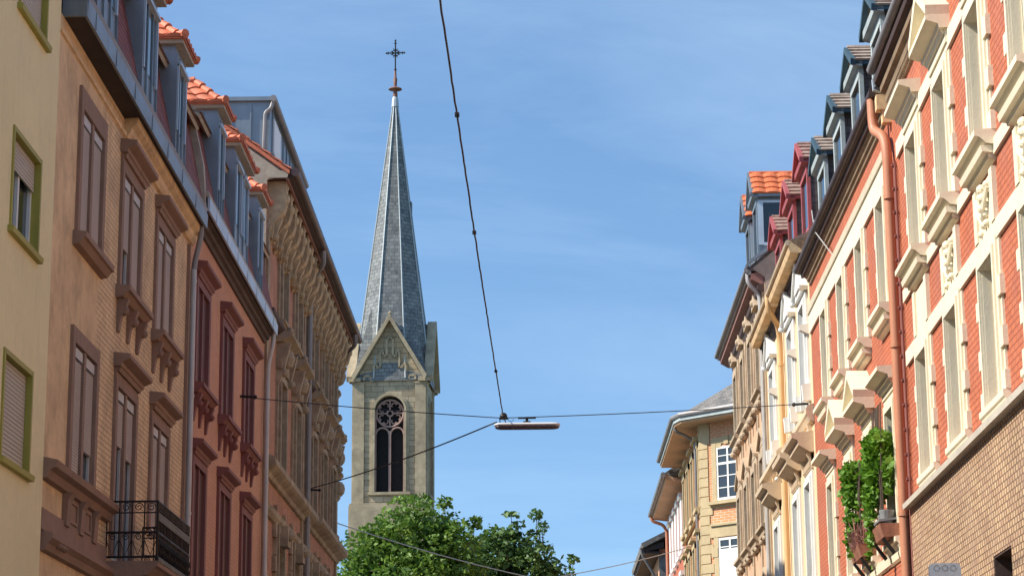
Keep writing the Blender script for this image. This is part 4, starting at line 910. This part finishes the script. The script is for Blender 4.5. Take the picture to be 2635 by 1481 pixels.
# ---- far low house with timber eaves
H = thing('timber_eaved_house', (6.1, 117, 0), 'far low house with dark timber eaves and orange corner, beyond the red house', 'house')
b = MB(); b.box(0, 8, 0, 12, 0, 15.3); b.build('wall', 'orange_brick', H)
b = MB(); b.prof([(-.9, 15.25), (1.6, 16.5), (1.6, 16.75), (-.95, 15.5)], -.75, 12.5); b.prof([(1.5, 16.4), (4, 19), (8.5, 15.5), (8.5, 15.2)], -.5, 12); b.build('roof', 'grey_roof', H)
b = MB()
for k in range(16): b.prof([(-.85, 15.05), (.2, 15.3), (.2, 15.6), (-.85, 15.25)], -.6 + k * .8, -.45 + k * .8)
b.box(-.8, 0, -.6, 12.3, 15.0, 15.1); b.build('rafters', 'soffit_black', H)
b = MB(); b.box(-.03, .6, -.06, 0, 5, 15.0); b.box(1.0, 2.2, -.06, 0, 12.0, 15.4); b.build('slate_hanging', 'grey_cheek', H)
b = MB(); b.box(.7, 1.0, .4, .9, 16.2, 17.9); b.box(.6, 1.1, .3, 1.0, 17.9, 18.1); b.box(1.25, 1.55, .4, .9, 16.4, 17.7); b.build('chimney', 'zinc', H)
b = MB(); b.box(-.02, 0, 2, 3, 12.6, 14.3); b.box(-.02, 0, 5, 6, 12.6, 14.3); b.build('window', 'window_glass', H)
b = MB(); b.pipe([(-1.0, -.6, 15.3), (-.9, -.5, 14.9), (-.1, -.1, 13.6), (-.1, -.1, .2)], .07, 8); b.build('drainpipe', 'dull_pipe', H)
H = thing('distant_house', (5.9, 134, 0), 'small distant house with a dark red roof at the very end of the right row', 'house')
b = MB(); b.box(0, 8, 0, 12, 0, 15.2); b.build('wall', 'peach_render', H); b = MB(); b.prof([(-.7, 15.1), (3.5, 18.0), (8.5, 15.1)], -.5, 12.3); b.build('roof', 'brown_tile', H)

# =================================================================== CHURCH TOWER
TX, TY = -11.15, 172.8
H = thing('church_tower', (TX, TY, 0), 'gothic stone church tower with traceried window, stepped gables and grey slate spire', 'church tower', rz=-3.0)
hw = 2.76; zE = 34.75
def rotz(mb, a, fn):     # run fn on a fresh list then rotate its vertices about z
    t = MB(); fn(t); off = len(mb.v); ca, sa = math.cos(a), math.sin(a)
    mb.v += [(x * ca - y * sa, x * sa + y * ca, z) for x, y, z in t.v]; mb.f += [[i + off for i in f] for f in t.f]
def arc(cx_, cz, r, n=16, a0=0, a1=math.pi): return [(cx_ + r * math.cos(a0 + (a1 - a0) * k / n), cz + r * math.sin(a0 + (a1 - a0) * k / n)) for k in range(n + 1)]
wr, wz0, wzs = 1.12, 25.95, 32.15      # belfry opening: half width, sill, spring
def side_wall(m):    # face in the plane y=-hw, opening recessed
    y = -hw
    def q(*p): m.f.append([m.P(*k) for k in p])
    q((-hw, y, 0), (hw, y, 0), (hw, y, wz0), (-hw, y, wz0)); q((-hw, y, wz0), (-wr, y, wz0), (-wr, y, wzs), (-hw, y, wzs)); q((wr, y, wz0), (hw, y, wz0), (hw, y, wzs), (wr, y, wzs))
    A = arc(0, wzs, wr); zt = zE
    top = [(hw * (1 - 2 * k / 16), zt) for k in range(17)]
    for k in range(16): q((A[k][0], y, A[k][1]), (top[k][0], y, zt), (top[k + 1][0], y, zt), (A[k + 1][0], y, A[k + 1][1]))
    q((wr, y, wzs), (hw, y, wzs), (hw, y, zt)); q((-wr, y, wzs), (-hw, y, wzs), (-hw, y, zt))
    d = .55; O = [(wr, wz0), (wr, wzs)] + A[1:-1] + [(-wr, wzs), (-wr, wz0)]
    for a, b_ in zip(O, O[1:] + O[:1]): q((a[0], y, a[1]), (b_[0], y, b_[1]), (b_[0], y + d, b_[1]), (a[0], y + d, a[1]))
    m.f.append([m.P(x, y + d, z) for x, z in O])
    # gable triangle
    m.f.append([m.P(-2.45, y - .02, zE), m.P(2.45, y - .02, zE), m.P(0, y - .02, 39.0)])
b = MB()
for k in range(4): rotz(b, k * math.pi / 2, side_wall)
b.build('wall', 'tower_stone', H)
def trims(m):
    y = -hw
    for e in (-1, 1):     # corner lesenes
        u0, u1 = sorted((e * hw, e * (hw - .82))); m.box(u0, u1, y - .10, y + .05, 25.1, 34.2); u0, u1 = sorted((e * (hw + .12), e * (hw - .86))); m.box(u0, u1, y - .14, y + .05, 34.2, 34.32); m.box(u0, u1, y - .22, y, 15, 24.9)
    for r0, r1, p in ((wr, wr + .17, .16), (wr + .19, wr + .34, .08)):
        O = [(r1, wz0)] + arc(0, wzs, r1) + [(-r1, wz0)]; I = [(r0, wz0)] + arc(0, wzs, r0) + [(-r0, wz0)]
        for (a, a2), (c, c2) in zip(zip(O, O[1:]), zip(I, I[1:])):
            f = [m.P(a[0], y - p, a[1]), m.P(a2[0], y - p, a2[1]), m.P(c2[0], y - p, c2[1]), m.P(c[0], y - p, c[1])]; m.f.append(f)
            g_ = [m.P(a[0], y, a[1]), m.P(a2[0], y, a2[1]), m.P(c2[0], y, c2[1]), m.P(c[0], y, c[1])]
            m.f.append([f[0], f[1], g_[1], g_[0]]); m.f.append([f[3], f[2], g_[2], g_[3]])
    m.box(-1.6, 1.6, y - .22, y + .1, wz0 - .22, wz0 - .02); m.box(-hw - .12, hw + .12, y - .26, y, 24.86, 25.1); m.box(-hw - .2, hw + .2, y - .3, y, 14.8, 24.88)
    # raking coping
    for e in (-1, 1):
        pts = [(e * 2.72, zE - .35), (0, 39.05), (0, 39.55), (e * 2.86, zE + .02)]
        a = [m.P(x, y - .55, z) for x, z in pts]; c = [m.P(x, y + .15, z) for x, z in pts]
        for k in range(4): m.f.append([a[k], a[(k + 1) % 4], c[(k + 1) % 4], c[k]])
        m.f.append(a); m.f.append(c)
        m.box(*sorted((e * 2.2, e * 3.05)), y - .35, y + .3, zE - .42, zE - .14)
    # stepped frieze of little arches
    w_ = .075
    path = [(-1.95, 32.9), (-1.95, 33.5), (-1.65, 33.62), (-1.40, 33.45), (-1.40, 33.0), (-1.38, 33.0)]
    def rib(p):
        for a, c in zip(p, p[1:]):
            x0, x1 = sorted((a[0], c[0])); z0, z1 = sorted((a[1], c[1])); m.box(x0 - w_, x1 + w_, y - .16, y, z0 - w_, z1 + w_)
    for e in (-1, 1):
        rib([(e * 1.95, 34.55), (e * 1.95, 34.8), (e * 1.45, 34.8), (e * 1.45, 34.6)]); rib([(e * 1.45, 34.45), (e * 1.2, 34.45), (e * 1.2, 35.7), (e * .98, 35.7), (e * .98, 35.5)]); rib([(e * .98, 35.45), (e * .72, 35.45), (e * .72, 36.7), (e * .5, 36.7), (e * .5, 36.4)]); rib([(e * .5, 36.35), (e * .24, 36.35), (e * .24, 37.7), (0, 37.7)])
b = MB()
for k in range(4): rotz(b, k * math.pi / 2, trims)
b.lathe((0, -hw - .2, 39.2), [(.12, 0), (.2, .15), (.1, .35), (.16, .45), (.02, .6)], 8)
b.build('stone_trim', 'tower_trim', H)
# tracery
def tracery(m):
    y = -hw + .22
    def ring(cx_, cz, r, t=.07, a0=0, a1=2 * math.pi, n=20):
        m.tube([(x, y, z) for x, z in arc(cx_, cz, r, n, a0, a1)], t, 6)
    m.box(-.09, .09, y - .1, y + .1, wz0, 30.6)
    for e in (-1, 1):
        m.box(*sorted((e * wr, e * (wr - .1))), y - .1, y + .1, wz0, wzs); ring(e * .56, 30.35, .50, .075, 0, math.pi, 12)
        for (dx, dz) in ((.42, .42), (.42, -.42)):
            for a in range(3):
                an = math.atan2(dz, e * dx) + (a - 1) * 1.25; ring(e * dx * 1.0 + .2 * math.cos(an), 31.95 + dz + .2 * math.sin(an), .20, .045, an - 1.7, an + 1.7, 10)
    ring(0, 31.95, 1.03, .08); ring(0, 31.95, .22, .07)
    for a in (0, math.pi / 2, math.pi, 3 * math.pi / 2): m.tube([(.22 * math.cos(a), y, 31.95 + .22 * math.sin(a)), (1.03 * math.cos(a), y, 31.95 + 1.03 * math.sin(a))], .06, 6)
for k in range(4):
    b = MB(); rotz(b, k * math.pi / 2, tracery); W = b.build('tracery_window', 'rosy_tracery', H)
    b = MB(); 
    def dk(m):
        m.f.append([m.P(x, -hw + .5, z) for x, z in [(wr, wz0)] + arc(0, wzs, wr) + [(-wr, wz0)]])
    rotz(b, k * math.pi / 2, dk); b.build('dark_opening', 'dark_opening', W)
# cross gable roofs
def groof(m):
    y0 = -hw - .5
    for e in (-1, 1):
        a = [m.P(e * 2.72, y0, zE), m.P(0, y0, 39.35), m.P(0, 0, 39.35), m.P(e * 2.72, 0, zE)]; c = [m.P(e * 2.62, y0, zE - .12), m.P(0, y0, 39.15), m.P(0, 0, 39.15), m.P(e * 2.62, 0, zE - .12)]
        for q in ((0, 1, 2, 3),): m.f.append([a[k] for k in q]); m.f.append([c[k] for k in q])
        m.f.append([a[0], a[1], c[1], c[0]])
b = MB()
for k in range(4): rotz(b, k * math.pi / 2, groof)
b.build('gable_roof', 'grey_roof', H)
# octagonal broach spire
def apo(z): return .1226 * (58.5 - z)
def octo(z, extra=0): 
    a = apo(z) + extra; r = a / math.cos(math.pi / 8); return [(r * math.cos(math.pi / 8 + k * math.pi / 4), r * math.sin(math.pi / 8 + k * math.pi / 4), z) for k in range(8)]
b = MB(); levels = [34.4, 38, 42, 46, 50, 54, 57.2]
rings = [[b.P(*p) for p in octo(z)] for z in levels]
for A_, B_ in zip(rings, rings[1:]):
    for k in range(8): b.f.append([A_[k], A_[(k + 1) % 8], B_[(k + 1) % 8], B_[k]])
b.f.append(rings[-1])
for k in range(4):        # broaches filling the corners
    c = (hw + .1) ; sx, sy = ((1, 1), (-1, 1), (-1, -1), (1, -1))[k]; base = octo(34.4); top_ = octo(40.5)
    o = [p for p in base if p[0] * sx > 0 and p[1] * sy > 0]; t_ = [p for p in top_ if p[0] * sx > 0 and p[1] * sy > 0]; mid = ((t_[0][0] + t_[1][0]) / 2, (t_[0][1] + t_[1][1]) / 2, 40.5)
    cc_ = b.P(sx * c, sy * c, 34.5); i = [b.P(*o[0]), b.P(*o[1]), b.P(*mid)]; b.f.append([cc_, i[0], i[2]]); b.f.append([cc_, i[1], i[2]])
SP = b.build('spire', 'spire_slate', H)
b = MB()
for k in range(8): b.tube([octo(z, .02)[k] for z in (34.6, 45, 57.2)], [.065, .055, .05], 6)
b.lathe((0, 0, 57.0), [(.30, 0), (.26, .6), (.17, .9)], 10)
b.build('spire_ridge', 'lead', SP)
b = MB()
for z, x in ((48.9, 1.15),): b.box(x - .15, x + .2, -.3, .3, z - .9, z + .25)
b.box(1.5, 2.35, -1.75, -1.4, 36.5, 37.3); b.build('roof_hatch', 'grey_cheek', SP)
b = MB(); b.lathe((0, 0, 57.85), [(.20, 0), (.16, .45), (.18, .5), (.55, .62), (.50, .70), (.12, .85), (.16, 1.5), (.10, 1.6), (.08, 2.2)], 12); b.build('finial', 'rust_copper', SP, smooth=True)
b = MB(); b.tube([(0, 0, 59.78), (0, 0, 62.58)], .055, 6); b.tube([(-.72, 0, 61.53), (.72, 0, 61.53)], .055, 6); b.ball((0, 0, 60.13), .11); b.ball((0, 0, 62.58), .08)
for k in range(8): a = k * math.pi / 4 + math.pi / 8; b.tube([(.12 * math.cos(a), 0, 61.53 + .12 * math.sin(a)), (.42 * math.cos(a), 0, 61.53 + .42 * math.sin(a))], .03, 5)
b.tube([(x, 0, z) for x, z in arc(0, 61.53, .27, 16, 0, 2 * math.pi)], .04, 5)
for x, z in ((.72, 61.53), (-.72, 61.53)): b.ball((x, 0, z), .08); b.tube([(x * .8, 0, z - .13), (x * .8, 0, z + .13)], .035, 5)
b.tube([(-.13, 0, 62.33), (.13, 0, 62.33)], .035, 5); b.build('cross', 'iron', SP)
H2 = thing('church_roof', (-12.5, 190, 0), 'church nave roof hidden behind the trees below the tower', 'church')
MB().box(-7, 7, -14, 14, 0, 14).build('wall', 'tower_stone', H2); MB().slab([(-14.4, 14), (14.4, 14), (0, 14.01)], -7, 7).build('eave', 'tower_trim', H2)
b = MB(); i = [b.P(*p) for p in ((-7.5, -14.5, 14.05), (7.5, -14.5, 14.05), (7.5, 14.5, 14.05), (-7.5, 14.5, 14.05), (0, -14.5, 22), (0, 14.5, 22))]
for q in ((0, 1, 4), (2, 3, 5), (0, 4, 5, 3), (1, 2, 5, 4)): b.f.append([i[k] for k in q])
b.build('roof', 'grey_roof', H2)

# =================================================================== TREES
def tree(x, y, label, blobs, top, leafm, seed, size=.13, dens=1.0, wisps=()):
    rn = random.Random(seed); T = thing('street_tree', (x, y, 0), label, 'tree', group='trees in front of the church')
    b = MB(); b.tube([(0, 0, -.1), (.08, .05, 2), (-.05, .1, 4.5), (.05, 0, 7.5)], [.34, .27, .23, .17], 10)
    for c, r, n in blobs:
        a = Vector((0, 0, 4.2 + rn.random() * 3)); e = Vector(c); m1 = a.lerp(e, .5) + Vector((rn.uniform(-.3, .3), rn.uniform(-.3, .3), .3)); b.tube([a, m1, e], [.13, .08, .03], 6)
        for _ in range(5):
            d = Vector((rn.gauss(0, 1), rn.gauss(0, 1), rn.gauss(0, 1))).normalized(); b.tube([m1.lerp(e, rn.random()), e + Vector((d.x * r[0], d.y * r[1], d.z * r[2])) * .8], [.035, .012], 5)
    for c, r, n in wisps: b.tube([Vector(c) - Vector((0, 0, 1.2)), Vector(c)], [.03, .01], 5)
    b.build('trunk', 'bark', T)
    f = MB()
    for c, r, n in blobs:
        # leaf clusters: sub-clumps spread through the blob
        for _ in range(int(n * dens)):
            d = Vector((rn.gauss(0, 1), rn.gauss(0, 1), rn.gauss(0, 1))).normalized(); q = rn.uniform(.45, 1.02)
            p = Vector(c) + Vector((d.x * r[0], d.y * r[1], d.z * r[2])) * q
            leafblob(f, p, (.30, .30, .22), 13, size, rn, .2)
    for c, r, n in wisps: leafblob(f, c, r, n, size, rn, .1)
    f.build('crown', leafm, T)
    return T
tree(-5.3, 96, 'broad leafy green tree under the church tower', [((.1, 0, 13.35), (1.9, 2.0, 1.75), 420), ((-1.5, .2, 12.5), (1.7, 1.8, 1.6), 330), ((1.5, -.2, 12.6), (1.5, 1.8, 1.6), 320), ((-2.5, 0, 10.9), (1.4, 1.8, 1.6), 230), ((-.2, -.6, 11.3), (2.3, 2.0, 1.7), 400), ((2.0, .3, 11.0), (1.05, 1.7, 1.5), 180), ((.3, .3, 9.3), (2.8, 2.2, 1.6), 240)], 15,
     'tree_leaves', 11, .105, wisps=[((1.3, -.3, 14.85), (.40, .3, .28), 90), ((-.5, 0, 15.0), (.5, .3, .22), 80), ((2.5, 0, 14.0), (.4, .3, .3), 80), ((-3.3, .2, 12.9), (.3, .3, .5), 60), ((.2, 0, 15.1), (.4, .3, .2), 60)])
tree(-1.1, 99, 'second leafy tree, darker and lower, right of the church tower', [((-.75, 0, 12.95), (1.2, 1.5, 1.3), 240), ((.4, .2, 12.35), (1.5, 1.6, 1.35), 250), ((1.5, 0, 11.5), (1.15, 1.4, 1.4), 190), ((-1.3, -.2, 11.2), (1.6, 1.6, 1.4), 190), ((.4, 0, 10.6), (2.2, 2.0, 1.3), 230)], 14,
     'tree_leaves_dark', 23, .108, wisps=[((-.15, 0, 14.75), (.42, .3, .15), 60), ((.15, 0, 14.3), (.3, .2, .2), 40), ((-.1, 0, 13.9), (.4, .2, .25), 60), ((.95, 0, 14.7), (.36, .3, .28), 80), ((1.2, 0, 14.15), (.32, .3, .34), 70), ((.8, .2, 13.75), (.45, .3, .4), 90), ((2.5, 0, 12.75), (.28, .3, .25), 50), ((2.8, 0, 11.2), (.3, .3, .4), 50)])

# =================================================================== WIRES AND LAMP
def wire(name, pts, r, label, m='cable_grey', n=24, sag=0.0):
    P = [];
    for a, c in zip(pts, pts[1:]):
        for k in range(n): t = k / n; p = Vector(a).lerp(Vector(c), t); p.z -= sag * 4 * t * (1 - t); P.append(tuple(p))
    P.append(pts[-1]); b = MB(); b.tube(P, r, 6); o = b.build(name, m); tag(o, label, 'wire'); return o
node = (-.83, 50.2, 10.42)
wire('span_wire', [(-6.6, 49.6, 10.85), node, (6.12, 51.2, 10.86)], .011, 'thin span wire across the street carrying the long lamp', sag=.03)
wire('stay_wire', [(-6.6, 64.4, 10.92), (-.95, 50.2, 10.33)], .016, 'thick stay wire from the ornate house down to the lamp', sag=.10)
rc = random.Random(4); pts = []
A0 = Vector((-.80, 50.15, 10.45)); A1 = Vector((-1.27, 6.0, 11.3))
for k in range(170):
    t = k / 169; p = A0.lerp(A1, t); p.z -= 4 * .25 * t * (1 - t); p += Vector((rc.uniform(-1, 1), 0, rc.uniform(-1, 1))) * .0035; pts.append(tuple(p))
pts = [(x + (-.0), y, z) for x, y, z in pts]
b = MB(); b.tube(pts, .0135, 6)
for k in (20, 61, 83, 104): x, y, z = pts[k]; b.box(x - .03, x + .03, y - .05, y + .05, z - .02, z + .02)
o = b.build('overhead_cable', 'cable_grey'); tag(o, 'dark twisted cable running from the lamp up out of the picture', 'cable')
wire('span_wire', [(-6.6, 73.1, 11.1), (0, 84, 10.35), (6.4, 92.5, 12.6)], .018, 'lower span wire crossing in front of the trees to the corner house', sag=.12, m='grey_pipe')
L_ = thing('street_lamp', (-.27, 50.2, 10.2), 'long flat street lamp hanging from wires over the street', 'street lamp')
def capsule(mb, x0, x1, y, zc, ry, rz, n=16, z0=-1, z1=1):
    rings = []
    for x, f in [(x0, .35), (x0 + .03, .7), (x0 + .10, .95), (x0 + .2, 1)] + [(x1 - .2, 1), (x1 - .10, .95), (x1 - .03, .7), (x1, .35)]:
        rings.append([mb.P(x, y + ry * f * math.cos(2 * math.pi * k / n), zc + rz * f * max(z0, min(z1, math.sin(2 * math.pi * k / n)))) for k in range(n)])
    for A_, B_ in zip(rings, rings[1:]):
        for k in range(n): mb.f.append([A_[k], A_[(k + 1) % n], B_[(k + 1) % n], B_[k]])
    mb.f.append(rings[0]); mb.f.append(rings[-1])
b = MB(); capsule(b, -.73, .74, 0, .055, .17, .055); b.build('housing', 'lamp_shell', L_, smooth=True)
b = MB(); capsule(b, -.71, .72, 0, .01, .15, .055); b.build('lens', 'lamp_under', L_, smooth=True)
b = MB(); b.box(-.20, .20, -.03, .03, .20, .235); b.box(-.03, .03, -.02, .02, .11, .2); b.box(-.08, .08, -.05, .05, .09, .14); b.tube([(-.60, 0, .05), (-.60, 0, .2), (-.56, 0, .24)], .012, 5); b.tube([(-.47, 0, .05), (-.48, 0, .15), (-.52, 0, .22)], .012, 5)
b.tube([(-.36 + .06 * math.cos(a / 8 * math.pi + math.pi), 0, .20 + .06 * math.sin(a / 8 * math.pi + math.pi)) for a in range(9)], .006, 5)
b.build('hanger', 'iron', L_)
b = MB(); b.ball((-.52, 0, .26), .085); b.box(-.62, -.42, -.04, .04, .19, .23); b.build('junction_box', 'iron', L_)
for (x, y, z, lab) in ((-6.55, 49.55, 10.85, 'small dark wall anchor of the span wire on the orange house'), (6.08, 51.2, 10.86, 'wall anchor of the span wire at the peach house'), (-6.55, 64.45, 10.92, 'wall anchor of the stay wire on the ornate house')):
    b = MB(); e = 1 if x < 0 else -1; b.tube([(x - .05 * e, y, z), (x + .25 * e, y, z - .02)], .03, 6); b.ball((x + .28 * e, y, z - .02), .05); tag(b.build('wire_anchor', 'iron'), lab, 'wall anchor', 'wire anchors on the house walls')
# white rounded sign at the foot of the tiled wall
S_ = thing('projecting_sign', (4.62, 26.2, 4.2), 'white rounded sign with pale grey marks in front of the tan tiled wall', 'sign')
b = MB(); c = []
for cx_, cz, a0 in ((.13, .22, 0), (-.13, .22, math.pi / 2), (-.13, -.22, math.pi), (.13, -.22, 3 * math.pi / 2)): c += arc(cx_, cz, .05, 5, a0, a0 + math.pi / 2)
n = len(c); A_ = [b.P(x, -.03, z) for x, z in c]; B_ = [b.P(x, .03, z) for x, z in c]
for k in range(n): b.f.append([A_[k], A_[(k + 1) % n], B_[(k + 1) % n], B_[k]])
b.f.append(A_); b.f.append(B_); b.build('panel', 'white_paint', S_)
b = MB()
for x in (-.095, 0, .095): b.tube([(px, -.035, pz) for px, pz in arc(x, .215, .033, 12, 0, 2 * math.pi)], .006, 5)
b.build('marks', 'dull_white', S_); b = MB(); b.tube([(.17, 0, .1), (1.15, 0, .1)], .02, 6); b.build('arm', 'iron', S_)
